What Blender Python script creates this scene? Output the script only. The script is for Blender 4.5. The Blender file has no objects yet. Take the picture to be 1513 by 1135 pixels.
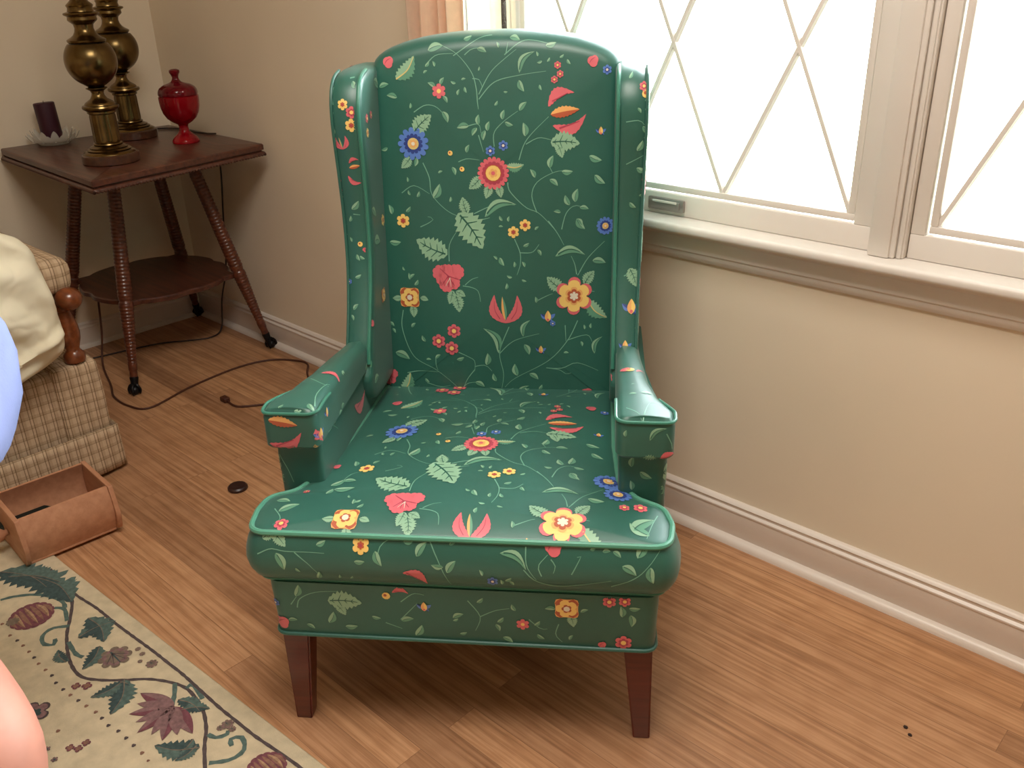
import bpy, bmesh, math, random
from mathutils import Vector, Matrix
from mathutils.bvhtree import BVHTree
from mathutils import noise as mnoise
random.seed(11)
PI = math.pi
SC = bpy.context.scene
COL = SC.collection

# ------------------------------------------------------------------ materials
def lin(c):
    return tuple(((x/255)/12.92 if x/255 <= .04045 else ((x/255+.055)/1.055)**2.4) for x in c) + (1.0,)

class NT:
    def __init__(self, name):
        self.m = bpy.data.materials.new(name); self.m.use_nodes = True
        self.t = self.m.node_tree; self.t.nodes.clear()
        self.out = self.n('ShaderNodeOutputMaterial'); self.b = self.n('ShaderNodeBsdfPrincipled')
        self.l(self.b.outputs[0], self.out.inputs[0])
    def n(self, k, **kw):
        x = self.t.nodes.new(k)
        for a, v in kw.items(): setattr(x, a, v)
        return x
    def l(self, a, b): self.t.links.new(a, b)
    def set(self, **kw):
        for k, v in kw.items(): self.b.inputs[k.replace('_', ' ')].default_value = v
        return self
    def coord(self, scale=(1,1,1), rot=(0,0,0)):
        tc = self.n('ShaderNodeTexCoord'); mp = self.n('ShaderNodeMapping')
        mp.inputs['Scale'].default_value = scale; mp.inputs['Rotation'].default_value = rot
        self.l(tc.outputs['Object'], mp.inputs['Vector']); return mp.outputs[0]
    def noise(self, vec, scale=5., detail=4., rough=.5):
        n = self.n('ShaderNodeTexNoise'); n.inputs['Scale'].default_value = scale
        n.inputs['Detail'].default_value = detail; n.inputs['Roughness'].default_value = rough
        self.l(vec, n.inputs['Vector']); return n.outputs['Fac']
    def ramp(self, fac, stops):
        r = self.n('ShaderNodeValToRGB'); e = r.color_ramp.elements
        while len(e) < len(stops): e.new(.5)
        for i, (p, c) in enumerate(stops): e[i].position = p; e[i].color = lin(c) if len(c) == 3 else c
        self.l(fac, r.inputs[0]); return r.outputs[0]
    def mix(self, fac, a, b, blend='MIX'):
        x = self.n('ShaderNodeMix', data_type='RGBA', blend_type=blend)
        for v, i in ((fac, 0), (a, 6), (b, 7)):
            if hasattr(v, 'is_output'): self.l(v, x.inputs[i])
            else: x.inputs[i].default_value = v
        return x.outputs[2]
    def math(self, op, a, b=0.):
        x = self.n('ShaderNodeMath', operation=op)
        for v, i in ((a, 0), (b, 1)):
            if hasattr(v, 'is_output'): self.l(v, x.inputs[i])
            else: x.inputs[i].default_value = v
        return x.outputs[0]
    def bump(self, h, strength=.2, dist=.002):
        b = self.n('ShaderNodeBump'); b.inputs['Strength'].default_value = strength; b.inputs['Distance'].default_value = dist
        self.l(h, b.inputs['Height']); self.l(b.outputs[0], self.b.inputs['Normal'])

def plain(name, c, rough=.5, metal=0., var=.06, vscale=8., bump=0., bscale=200., **kw):
    t = NT(name); v = t.coord()
    f = t.noise(v, vscale, 3)
    lo = tuple(max(0, x*(1-var)) for x in c); hi = tuple(min(255, x*(1+var)) for x in c)
    t.l(t.ramp(f, [(.3, lo), (.7, hi)]), t.b.inputs['Base Color'])
    t.set(Roughness=rough, Metallic=metal)
    if bump: t.bump(t.noise(v, bscale, 2), bump, .001)
    for k, x in kw.items(): t.b.inputs[k.replace('_', ' ')].default_value = x
    return t.m

def fabric(name, c, rough=.42):
    t = NT(name); v = t.coord()
    f = t.noise(v, 7, 3)
    lo = tuple(x*.95 for x in c); hi = tuple(min(255, x*1.05) for x in c)
    t.l(t.ramp(f, [(.3, lo), (.7, hi)]), t.b.inputs['Base Color'])
    t.set(Roughness=rough)
    t.b.inputs['Specular IOR Level'].default_value = .6; t.b.inputs['Coat Weight'].default_value = .2; t.b.inputs['Coat Roughness'].default_value = .45
    t.b.inputs['Sheen Weight'].default_value = .1
    t.b.inputs['Sheen Roughness'].default_value = .5
    t.bump(t.noise(v, 900, 1), .12, .0006)
    return t.m

def floor_mat():
    t = NT('wood_strip_floor'); v = t.coord()
    br = t.n('ShaderNodeTexBrick'); t.l(v, br.inputs['Vector'])
    br.offset = .37; br.offset_frequency = 2; br.squash = 1.; br.squash_frequency = 2
    br.inputs['Scale'].default_value = 1.; br.inputs['Brick Width'].default_value = 1.15
    br.inputs['Row Height'].default_value = .064; br.inputs['Mortar Size'].default_value = .0007
    br.inputs['Mortar Smooth'].default_value = .2
    br.inputs['Color1'].default_value = (0, 0, 0, 1); br.inputs['Color2'].default_value = (1, 1, 1, 1); br.inputs['Mortar'].default_value = (.5, .5, .5, 1)
    tone = t.ramp(br.outputs['Color'], [(0., (170, 127, 94)), (.5, (188, 142, 106)), (1., (202, 154, 114))])
    # per board shift of the grain
    sh = t.n('ShaderNodeVectorMath', operation='ADD'); sc = t.n('ShaderNodeVectorMath', operation='SCALE')
    t.l(br.outputs['Color'], sc.inputs[0]); sc.inputs['Scale'].default_value = 7.
    t.l(v, sh.inputs[0]); t.l(sc.outputs[0], sh.inputs[1])
    mp = t.n('ShaderNodeMapping'); mp.inputs['Scale'].default_value = (1.6, 46, 1); t.l(sh.outputs[0], mp.inputs['Vector'])
    g = t.noise(mp.outputs[0], 2.2, 6, .62)
    grain = t.ramp(g, [(.28, (176, 160, 148)), (.44, (222, 212, 202)), (.6, (255, 255, 255)), (.78, (255, 252, 244))])
    mp2 = t.n('ShaderNodeMapping'); mp2.inputs['Scale'].default_value = (2.2, 13, 1); t.l(sh.outputs[0], mp2.inputs['Vector'])
    wv = t.n('ShaderNodeTexWave', wave_type='RINGS', rings_direction='Y'); wv.inputs['Scale'].default_value = 1.5
    wv.inputs['Distortion'].default_value = 3.5; wv.inputs['Detail'].default_value = 3; t.l(mp2.outputs[0], wv.inputs['Vector'])
    ring = t.ramp(wv.outputs['Fac'], [(0., (222, 210, 200)), (.35, (255, 255, 255)), (1., (255, 255, 255))])
    c = t.mix(.85, tone, grain, 'MULTIPLY'); c = t.mix(.22, c, ring, 'MULTIPLY')
    c = t.mix(t.math('MULTIPLY', br.outputs['Fac'], .55), c, lin((96, 62, 40)))
    t.l(c, t.b.inputs['Base Color'])
    t.set(Roughness=.42); t.b.inputs['Specular IOR Level'].default_value = .4
    t.bump(g, .05, .001)
    return t.m

def wood(name, c1, c2, scale=(4, 60, 60), rough=.35, coat=0.):
    t = NT(name); v = t.coord(scale)
    g = t.noise(v, 1.3, 5, .6)
    t.l(t.ramp(g, [(.3, c1), (.7, c2)]), t.b.inputs['Base Color'])
    t.set(Roughness=rough); t.b.inputs['Coat Weight'].default_value = coat; t.b.inputs['Coat Roughness'].default_value = .15
    return t.m

def plaid(name):
    t = NT(name); tc = t.n('ShaderNodeTexCoord'); sx = t.n('ShaderNodeSeparateXYZ'); t.l(tc.outputs['UV'], sx.inputs[0])
    def stripe(o, per, w, off=0.):
        a = t.math('FRACT', t.math('ADD', t.math('DIVIDE', o, per), off)); return t.math('LESS_THAN', a, w)
    P = .0262
    u, v = sx.outputs[0], sx.outputs[1]
    base = t.ramp(t.noise(tc.outputs['UV'], 30, 3), [(.3, (190, 164, 136)), (.7, (206, 180, 150))])
    c = t.mix(t.math('MULTIPLY', stripe(v, P, .34), .26), base, lin((128, 100, 68)))
    c = t.mix(t.math('MULTIPLY', stripe(u, P, .36), .25), c, lin((140, 108, 76)))
    for off in (0., .28):
        c = t.mix(t.math('MULTIPLY', stripe(u, P, .085, off), .62), c, lin((92, 66, 40)))
    c = t.mix(t.math('MULTIPLY', stripe(v, P, .07, .0), .4), c, lin((100, 76, 48)))
    t.l(c, t.b.inputs['Base Color']); t.set(Roughness=.95)
    t.b.inputs['Specular IOR Level'].default_value = .1
    t.bump(t.noise(tc.outputs['UV'], 500, 1), .5, .002)
    return t.m

def glass_pane():
    t = NT('window_glass'); t.t.nodes.remove(t.b)
    tr = t.n('ShaderNodeBsdfTransparent'); gl = t.n('ShaderNodeBsdfGlossy'); gl.inputs['Roughness'].default_value = .02
    fr = t.n('ShaderNodeFresnel'); fr.inputs['IOR'].default_value = 1.45; mx = t.n('ShaderNodeMixShader')
    tr.inputs['Color'].default_value = (.97, .985, .98, 1)
    t.l(fr.outputs[0], mx.inputs[0]); t.l(tr.outputs[0], mx.inputs[1]); t.l(gl.outputs[0], mx.inputs[2]); t.l(mx.outputs[0], t.out.inputs[0])
    return t.m

def curtain_mat(name, c, trans):
    t = NT(name); t.t.nodes.remove(t.b)
    d = t.n('ShaderNodeBsdfDiffuse'); tl = t.n('ShaderNodeBsdfTranslucent'); mx = t.n('ShaderNodeMixShader')
    v = t.coord(); col = t.ramp(t.noise(v, 60, 2), [(.3, tuple(x*.97 for x in c)), (.7, c)])
    t.l(col, d.inputs[0]); t.l(col, tl.inputs[0]); mx.inputs[0].default_value = trans
    t.l(d.outputs[0], mx.inputs[1]); t.l(tl.outputs[0], mx.inputs[2]); t.l(mx.outputs[0], t.out.inputs[0])
    return t.m

M = {}
M['wall'] = plain('cream_wall_paint', (228, 213, 191), .85, var=.012, vscale=3, bump=.05, bscale=250)
M['trim'] = plain('white_trim_paint', (226, 214, 204), .38, var=.01)
M['trimw'] = plain('white_window_paint', (222, 214, 206), .4, var=.01)
M['ceil'] = plain('ceiling_paint', (235, 228, 212), .9, var=.01)
M['floor'] = floor_mat()
M['glass'] = glass_pane()
M['green'] = fabric('green_chintz', (34, 92, 79))
M['weltlit'] = fabric('green_welt_lit', (78, 146, 122), .38)  # lit copy of the welt: shine on the cushion's top piping put into the colour
M['welt'] = fabric('green_welt', (48, 118, 98), .38)
FAB = {'leafd': (92, 148, 120), 'leaf': (138, 178, 146), 'vein': (30, 92, 76), 'stem': (112, 166, 142), 'cream': (214, 190, 120),
       'pink': (214, 98, 108), 'dpink': (172, 56, 78), 'orange': (230, 168, 98), 'rust': (180, 84, 50), 'blue': (84, 122, 196),
       'dblue': (36, 58, 132), 'yellow': (240, 200, 112), 'pale': (226, 216, 196)}
for k, c in FAB.items(): M['f_'+k] = fabric('print_'+k, c, .45)
RUG = {'line': (82, 70, 70), 'teal': (84, 104, 98), 'teald': (60, 78, 78), 'mauve': (130, 98, 98), 'maroon': (116, 68, 76), 'brown': (138, 100, 84),
       'tan': (166, 134, 104), 'grey': (120, 104, 90)}
for k, c in RUG.items(): M['r_'+k] = plain('rug_wool_'+k, c, .95, var=.12, vscale=120, bump=.6, bscale=500)
M['rug'] = plain('rug_cream_wool', (204, 188, 158), .95, var=.05, vscale=40, bump=.6, bscale=450)
M['legwood'] = wood('mahogany_leg', (78, 26, 20), (104, 38, 27), rough=.35, coat=.3)
M['oldwood'] = wood('dark_walnut', (58, 28, 20), (96, 52, 36), rough=.4, coat=.25)
M['turned'] = wood('turned_walnut', (66, 30, 20), (110, 56, 34), rough=.33, coat=.4)
M['armwood'] = wood('honey_maple', (92, 44, 20), (132, 68, 32), rough=.28, coat=.5)
M['boxwood'] = wood('raw_pine_box', (176, 122, 90), (198, 144, 110), scale=(10, 40, 40), rough=.6)
M['boxin'] = wood('box_inside', (132, 98, 66), (158, 120, 84), scale=(10, 40, 40), rough=.75)
M['brass'] = plain('aged_brass', (112, 92, 58), .26, 1., var=.18, vscale=14)
M['lampbase'] = wood('lamp_base_wood', (52, 26, 16), (84, 48, 28), rough=.3, coat=.5)
M['iron'] = plain('black_iron', (28, 26, 28), .4, .6)
M['ruby'] = plain('ruby_glass', (176, 8, 28), .12, var=.1, bump=.35, bscale=160, Transmission_Weight=.55, IOR=1.45)
M['rubyd'] = plain('ruby_glass_lid', (120, 8, 26), .14, var=.1, bump=.35, bscale=160, Transmission_Weight=.4, IOR=1.45)
M['crystal'] = plain('clear_crystal', (232, 228, 218), .08, var=.01, Alpha=.42, IOR=1.5)
M['wax'] = plain('burgundy_wax', (56, 16, 34), .45, var=.08)
M['plaid'] = plaid('plaid_upholstery')
M['cloth'] = plain('cream_cotton', (230, 220, 194), .9, var=.02, bump=.2, bscale=300)
M['cord'] = plain('brown_cord', (74, 38, 24), .55)
M['cordd'] = plain('dark_cord', (40, 26, 22), .55)
M['cap'] = plain('dark_brown_rubber', (52, 30, 26), .4)
M['curtain'] = curtain_mat('peach_curtain', (226, 196, 172), .25)
M['sheer'] = curtain_mat('sheer_curtain', (246, 240, 222), .75)
M['skin'] = plain('skin', (166, 112, 94), .6, var=.05, vscale=20, bump=.1, bscale=90, Subsurface_Weight=.04)
M['shirt'] = plain('blue_shirt', (122, 132, 176), .9, var=.05, vscale=9, bump=.3, bscale=300)
M['navy'] = plain('navy_print', (30, 34, 66), .8)
M['shorts'] = plain('dark_shorts', (48, 54, 78), .85)
M['hair'] = plain('brown_hair', (70, 48, 34), .6, bump=.6, bscale=200)
M['latch'] = plain('grey_latch', (150, 142, 138), .35, .5)
M['bristle'] = plain('black_bristle', (20, 18, 18), .8, bump=.8, bscale=400)
M['brushback'] = plain('dark_green_brush_back', (22, 34, 32), .35)
M['debris'] = plain('dark_crumb', (40, 22, 18), .8)

# ------------------------------------------------------------------ mesh helpers
class MB:
    def __init__(s): s.v = []; s.f = []; s.mi = []; s.mats = []; s.uv = None
    def m(s, name):
        if name not in s.mats: s.mats.append(name)
        return s.mats.index(name)
    def add(s, vs, fs, mat, T=None):
        o = len(s.v); k = s.m(mat)
        for p in vs: s.v.append(tuple(T @ Vector(p)) if T is not None else tuple(p))
        for f in fs: s.f.append(tuple(i+o for i in f)); s.mi.append(k)
    def box(s, lo, hi, mat, bev=0., T=None, seg=2):
        bm = bmesh.new(); bmesh.ops.create_cube(bm, size=1)
        for v in bm.verts: v.co = Vector([(lo[i]+hi[i])/2 + v.co[i]*(hi[i]-lo[i]) for i in range(3)])
        if bev: bmesh.ops.bevel(bm, geom=bm.edges[:], offset=bev, segments=seg, profile=.5, affect='EDGES', clamp_overlap=True)
        s.bm(bm, mat, T)
    def bm(s, bm, mat, T=None):
        bm.verts.index_update()
        s.add([v.co for v in bm.verts], [[v.index for v in f.verts] for f in bm.faces], mat, T); bm.free()
    def lathe(s, prof, mat, n=32, T=None, cx=0., cy=0., rfun=None):
        vs = []; fs = []
        for (r, z) in prof:
            for i in range(n):
                a = 2*PI*i/n; rr = max(r, .0002)*(rfun(a, z) if rfun else 1)
                vs.append((cx+rr*math.cos(a), cy+rr*math.sin(a), z))
        for j in range(len(prof)-1):
            for i in range(n):
                a = j*n+i; b = j*n+(i+1) % n
                fs.append((a, b, b+n, a+n))
        fs.append(tuple(range(n))[::-1]); fs.append(tuple(range((len(prof)-1)*n, len(prof)*n)))
        s.add(vs, fs, mat, T)
    def tube(s, pts, r, mat, n=8, closed=False, T=None, rf=None):
        P = [Vector(p) for p in pts]; N = len(P); vs = []; fs = []
        up = Vector((0, 0, 1)); prev = None
        for i, p in enumerate(P):
            t = (P[(i+1) % N]-P[i-1]) if closed else (P[min(i+1, N-1)]-P[max(i-1, 0)])
            t.normalize()
            a = (up if prev is None else prev); a = a - t*a.dot(t)
            if a.length < 1e-3: a = Vector((1, 0, 0)) - t*t.x
            a.normalize(); b = t.cross(a); prev = a
            rr = r*(rf(i/(N-1)) if rf else 1)
            for k in range(n):
                q = 2*PI*k/n; vs.append(tuple(p + a*math.cos(q)*rr + b*math.sin(q)*rr))
        for i in range(N if closed else N-1):
            for k in range(n):
                a0 = i*n+k; a1 = i*n+(k+1) % n; b0 = ((i+1) % N)*n+k; b1 = ((i+1) % N)*n+(k+1) % n
                fs.append((a0, b0, b1, a1))
        if not closed: fs.append(tuple(range(n))); fs.append(tuple(range((N-1)*n, N*n))[::-1])
        s.add(vs, fs, mat, T)
    def build(s, name, parent=None, smooth=True, angle=40., uvfun=None, loc=None, rot=0.):
        me = bpy.data.meshes.new(name); me.from_pydata(s.v, [], s.f); me.update()
        for k in s.mats: me.materials.append(M[k])
        me.polygons.foreach_set('material_index', s.mi)
        bm = bmesh.new(); bm.from_mesh(me); 
        if not getattr(s, 'keepn', False): bmesh.ops.recalc_face_normals(bm, faces=bm.faces)
        if smooth:
            for f in bm.faces: f.smooth = True
            for e in bm.edges:
                if len(e.link_faces) == 2 and e.calc_face_angle(0) > math.radians(angle): e.smooth = False
        if uvfun:
            L = bm.loops.layers.uv.new('UVMap'); bm.normal_update()
            for f in bm.faces:
                for l in f.loops: l[L].uv = uvfun(l.vert.co, f.normal)
        bm.to_mesh(me); bm.free()
        o = bpy.data.objects.new(name, me); COL.objects.link(o)
        if parent is not None: o.parent = parent
        if loc is not None: o.location = loc
        if rot: o.rotation_euler = (0, 0, rot)
        return o

def empty(name, loc, rz=0.):
    o = bpy.data.objects.new(name, None); COL.objects.link(o); o.location = loc; o.rotation_euler = (0, 0, rz); o.empty_display_size = .05
    return o
def tag(o, label=None, cat=None, group=None, kind=None):
    if label: o['label'] = label
    if cat: o['category'] = cat
    if group: o['group'] = group
    if kind: o['kind'] = kind
    return o

def catmull(P, n=8, closed=False):
    P = [Vector(p) for p in P]; N = len(P); out = []
    for i in range(N if closed else N-1):
        if closed: a, b, c, d = P[i-1], P[i], P[(i+1) % N], P[(i+2) % N]
        else: a, b, c, d = P[max(i-1, 0)], P[i], P[i+1], P[min(i+2, N-1)]
        for k in range(n):
            t = k/n
            out.append(.5*((2*b)+(c-a)*t+(2*a-5*b+4*c-d)*t*t+(3*b-a-3*c+d)*t**3))
    if not closed: out.append(P[-1])
    return out

def rpoly(pts, step=.008):
    """closed outline from (a,b,radius) corners, evenly resampled"""
    N = len(pts); path = []
    for i in range(N):
        p = Vector(pts[i][:2]); r = pts[i][2]; a = Vector(pts[i-1][:2]); c = Vector(pts[(i+1) % N][:2])
        if r <= 0: path.append(p); continue
        d1 = (a-p); d2 = (c-p); L = min(d1.length, d2.length)*.48; d1.normalize(); d2.normalize()
        ang = d1.angle(d2); t = min(L, r/math.tan(ang/2)) if ang > .01 else 0
        s, e = p+d1*t, p+d2*t
        for k in range(9):
            u = k/8; path.append(s*(1-u)**2 + 2*u*(1-u)*p + e*u*u)
    out = []
    for i in range(len(path)):
        a, b = path[i], path[(i+1) % len(path)]; n = max(1, round((b-a).length/step))
        if (b-a).length < 1e-6: continue
        for k in range(n): out.append(a+(b-a)*k/n)
    return out

def offset(loop, d):
    N = len(loop); out = []
    area = sum(loop[i-1].x*loop[i].y-loop[i].x*loop[i-1].y for i in range(N))
    s = 1 if area > 0 else -1
    for i in range(N):
        t = loop[(i+2) % N]-loop[i-2]; t.normalize()
        out.append(loop[i]+Vector((t.y, -t.x))*s*d)
    return out

def puff(mb, outline, rings, mat, to3, center=None, back=True, steps=16, crown=None):
    """outline: 2D loop. rings: (outset, depth) from back to front. to3(a,b,d)->xyz. centre(p) cap target. crown(s) extra depth of front cap"""
    N = len(outline); vs = []; fs = []; rows = []
    for (o, d) in rings:
        lp = offset(outline, o) if abs(o) > 1e-9 else outline
        rows.append(len(vs)); vs += [to3(p.x, p.y, d) for p in lp]
    d0 = rings[-1][1]; lp = offset(outline, rings[-1][0])
    for k in range(1, steps+1):
        s = 1-k/steps; rows.append(len(vs))
        for p in lp:
            c = center(p); q = c+(p-c)*s
            vs.append(to3(q.x, q.y, d0+(crown(1-s, q) if crown else 0)))
    for a, b in zip(rows, rows[1:]):
        for i in range(N): fs.append((a+i, a+(i+1) % N, b+(i+1) % N, b+i))
    if back:
        lp = offset(outline, rings[0][0]); last = 0
        for k in range(1, 7):
            s = 1-k/6; r = len(vs)
            for p in lp:
                c = center(p); q = c+(p-c)*s; vs.append(to3(q.x, q.y, rings[0][1]))
            for i in range(N): fs.append((last+i, r+i, r+(i+1) % N, last+(i+1) % N))
            last = r
    mb.add(vs, fs, mat)

def weld(mb, dist=1e-5):
    me = bpy.data.meshes.new('t'); me.from_pydata(mb.v, [], mb.f)
    bm = bmesh.new(); bm.from_mesh(me)
    bm.faces.ensure_lookup_table()
    lay = bm.faces.layers.int.new('mi')
    for f, k in zip(bm.faces, mb.mi): f[lay] = k
    bmesh.ops.remove_doubles(bm, verts=bm.verts, dist=dist)
    bmesh.ops.recalc_face_normals(bm, faces=bm.faces)
    bm.verts.index_update(); bm.normal_update()
    mb.v = [tuple(v.co) for v in bm.verts]; mb.f = [tuple(v.index for v in f.verts) for f in bm.faces]; mb.mi = [f[lay] for f in bm.faces]
    bm.free(); bpy.data.meshes.remove(me); mb.keepn = True

# ------------------------------------------------------------------ printed motifs
class Print:
    """lays flat printed shapes onto a surface by dropping each vertex along a direction"""
    def __init__(s, mb, frame, prefix='f_', seg=.007, lift=.00035, clip=None):
        s.mb = mb; s.frame = frame; s.pre = prefix; s.seg = seg; s.lift = lift; s.clip = clip
        s.bvh = BVHTree.FromPolygons([Vector(v) for v in mb.v], [f for f in mb.f]); s.n0 = len(mb.f); s.cnt = 0.
    def drop(s, u, v, layer):
        if s.clip and not s.clip(u, v): return None
        o, d = s.frame(u, v); h = s.bvh.ray_cast(o, d)
        if h[0] is None: return None
        n = h[1]
        if n.dot(d) > 0: n = -n
        if n.dot(d) > -.25: return None
        return tuple(h[0]+n*s.lift*(1+layer+s.cnt))
    def star(s, cu, cv, pts, col, layer=1):
        """star-shaped polygon about its centre, ringed"""
        R = max(math.hypot(a-cu, b-cv) for a, b in pts); k = max(1, math.ceil(R/s.seg)); n = len(pts)
        P = [s.drop(cu, cv, layer)]
        for j in range(1, k+1):
            for a, b in pts: P.append(s.drop(cu+(a-cu)*j/k, cv+(b-cv)*j/k, layer))
        F = [(0, 1+i, 1+(i+1) % n) for i in range(n)]
        for j in range(1, k):
            a0 = 1+(j-1)*n; b0 = 1+j*n
            F += [(a0+i, b0+i, b0+(i+1) % n, a0+(i+1) % n) for i in range(n)]
        s.push(P, F, col)
    def strip(s, A, B, col, layer=1):
        P = []; 
        for a, b in zip(A, B): P += [s.drop(a[0], a[1], layer), s.drop((a[0]+b[0])/2, (a[1]+b[1])/2, layer), s.drop(b[0], b[1], layer)]
        F = []
        for i in range(len(A)-1):
            k = 3*i; F += [(k, k+1, k+4, k+3), (k+1, k+2, k+5, k+4)]
        s.push(P, F, col)
    def push(s, P, F, col):
        ok = [f for f in F if all(P[i] is not None for i in f)]
        if not ok: return
        lim = s.seg*4
        ok = [f for f in ok if (Vector(P[f[0]])-Vector(P[f[-2]])).length < lim]
        used = sorted({i for f in ok for i in f}); mp = {u: i for i, u in enumerate(used)}
        s.mb.add([P[i] for i in used], [tuple(mp[i] for i in f) for f in ok], s.pre+col)
    def line(s, pts, w, col, layer=0, taper=True, wob=0.):
        C = catmull([(a, b, 0) for a, b in pts], 8); 
        Q = [C[0]]
        for c in C[1:]:
            if (c-Q[-1]).length > s.seg*.8: Q.append(c)
        if len(Q) < 2: return
        A = []; B = []; n = len(Q)
        for i, p in enumerate(Q):
            t = Q[min(i+1, n-1)]-Q[max(i-1, 0)]; t.normalize(); k = w/2*(1-.55*i/(n-1) if taper else 1)
            k *= 1+wob*math.sin(i*2.1+p.x*50)
            A.append((p.x-t.y*k, p.y+t.x*k)); B.append((p.x+t.y*k, p.y-t.x*k))
        s.strip(A, B, col, layer)
    def leaf(s, u0, v0, u1, v1, wr=.42, col='leaf', col2=None, bend=.12, serr=0, layer=1, half=False, vein=None):
        L = math.hypot(u1-u0, v1-v0); dx, dy = (u1-u0)/L, (v1-v0)/L; n = 10 if not serr else 16
        M_ = []; A = []; B = []
        for i in range(n+1):
            t = i/n; c = bend*L*math.sin(PI*t); w = wr*L/2*math.sin(PI*t**.8)**.85 if 0 < t < 1 else 0.
            if serr: w *= 1+.22*((i % 2)*2-1)*(serr if 0 < t < 1 else 0)
            mx, my = u0+dx*L*t-dy*c, v0+dy*L*t+dx*c
            M_.append((mx, my)); A.append((mx-dy*w, my+dx*w)); B.append((mx+dy*w, my-dx*w))
        s.strip(A, M_, col, layer); s.strip(M_, B, col2 or col, layer)
        if vein:
            g = [(.75*M_[i][0]+.25*M_[i][0], M_[i][1]) for i in range(1, n)]
            s.line(g, L*.045, vein, layer+1)
            if serr:
                for i in range(3, n-2, 3):
                    for S in (A, B):
                        q = (M_[i][0]*.35+S[min(i+1, n)][0]*.65, M_[i][1]*.35+S[min(i+1, n)][1]*.65)
                        s.line([M_[i-1], q], L*.03, vein, layer+1)
    def petals(s, u, v, r, n, col, layer, depth=.3, ph=0., sq=2.):
        pts = []
        for i in range(n*6):
            a = 2*PI*i/(n*6); q = abs(math.sin(n*a/2+ph)); rr = r*(1-depth+depth*q**(1/sq))
            pts.append((u+rr*math.cos(a), v+rr*math.sin(a)))
        s.star(u, v, pts, col, layer)
    def disc(s, u, v, r, col, layer, n=14): s.star(u, v, [(u+r*math.cos(2*PI*i/n), v+r*math.sin(2*PI*i/n)) for i in range(n)], col, layer)
    def motif(s, t, p):
        s.cnt = (s.cnt+.023) % .9
        rnd = random.Random(int(abs(p[0]*7919+p[1]*104729)*1000))
        if t == 's': s.line(list(zip(p[::2], p[1::2])), .0019, 'stem', 0); return
        if t in 'lckoKTVY' and t != 'T':
            u0, v0, u1, v1 = p[:4]; L = math.hypot(u1-u0, v1-v0)
            if L < .002: return
        u, v = p[0], p[1]; r = p[2] if len(p) > 2 else .01
        if t == 'l': s.leaf(u0, v0, u1, v1, .48, 'leaf', 'leafd', .1*rnd.choice((-1, 1)), 0, 1, vein='vein' if L > .012 else None)
        elif t == 'c': s.leaf(u0, v0, u1, v1, .26, 'leaf', 'leafd', .22*(1 if u1 > u0 else -1), 0, 1, vein='vein')
        elif t == 'V': s.leaf(u0, v0, u1, v1, .62, 'leaf', 'leaf', .05, .8, 1, vein='vein')
        elif t == 'Y': s.leaf(u0, v0, u1, v1, .5, 'leaf', 'leafd', -.12, .8, 1); s.line([(u0, v0), ((u0+u1)/2+(v1-v0)*.12, (v0+v1)/2-(u1-u0)*.12), (u1, v1)], .0028, 'cream', 2)
        elif t == 'k': s.leaf(u0, v0, u1, v1, .34, 'pink', 'pink', .26, .5, 1); s.line([(u0+(u1-u0)*.15, v0+(v1-v0)*.15+L*.1), (u0+(u1-u0)*.8, v0+(v1-v0)*.8+L*.1)], L*.05, 'dpink', 2)
        elif t == 'K': s.leaf(u0, v0, u1, v1, .30, 'pink', 'pink', -.26, .4, 1); s.line([(u0+(u1-u0)*.2, v0+(v1-v0)*.2-L*.13), (u0+(u1-u0)*.8, v0+(v1-v0)*.8-L*.13)], L*.05, 'dpink', 2)
        elif t == 'o': s.leaf(u0, v0, u1, v1, .36, 'orange', 'rust', .02, .5, 1)
        elif t == 'T':
            x0, y0, x1, y1 = p[:4]; dx, dy = x1-x0, y1-y0; L = math.hypot(dx, dy); nx, ny = -dy/L, dx/L
            P = lambda a, b: (x0+dx*b+nx*a*L, y0+dy*b+ny*a*L)
            for sg in (1, -1):
                a, b = P(0, 0), P(sg*.40, 1.0); s.leaf(*a, *b, .34, 'pink', 'pink', .2*sg, .25, 1)
                s.line([P(sg*.2, .15), P(sg*.38, .45), P(sg*.40, .8)], L*.03, 'dpink', 2)
            s.leaf(*P(0, .1), *P(.12, .95), .2, 'orange', 'leafd', 0, 0, 2)
        elif t == 'r':
            s.petals(u, v, r, 6, 'pink', 2, .35); s.disc(u, v, r*.3, 'yellow', 3, 10)
        elif t == 'P':
            s.petals(u, v, r, 3, 'pink', 2, .3, .4); s.leaf(u-r*.6, v-r*.4, u+r*.5, v+r*.6, .25, 'dpink', 'pink', .1, 0, 3)
        elif t == 'p':
            s.petals(u, v, r, 6, 'pink', 2, .3); s.petals(u, v, r*.6, 6, 'dpink', 3, .3); s.disc(u, v, r*.32, 'yellow', 4, 10)
        elif t == 'b':
            s.petals(u, v, r, 6, 'blue', 2, .35); s.petals(u, v, r*.55, 6, 'dblue', 3, .3); s.disc(u, v, r*.28, 'pale', 4, 8)
        elif t == 'B':
            s.petals(u, v, r, 13, 'blue', 2, .26); s.petals(u, v, r*.62, 13, 'dblue', 3, .2); s.disc(u, v, r*.36, 'cream', 4); s.petals(u, v, r*.26, 7, 'orange', 5, .3); s.disc(u, v, r*.12, 'pale', 6, 8)
        elif t == 'R':
            s.petals(u, v, r, 19, 'pink', 2, .17); s.petals(u, v, r*.72, 15, 'dpink', 3, .12); s.disc(u, v, r*.52, 'rust', 4); s.disc(u, v, r*.47, 'yellow', 5); s.petals(u, v, r*.28, 5, 'orange', 6, .3); s.disc(u, v, r*.13, 'pink', 7, 8)
        elif t == 'y': s.disc(u, v, r, 'yellow', 2, 10); s.disc(u-r*.2, v+r*.2, r*.4, 'rust', 3, 8)
        elif t == 'u':
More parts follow.
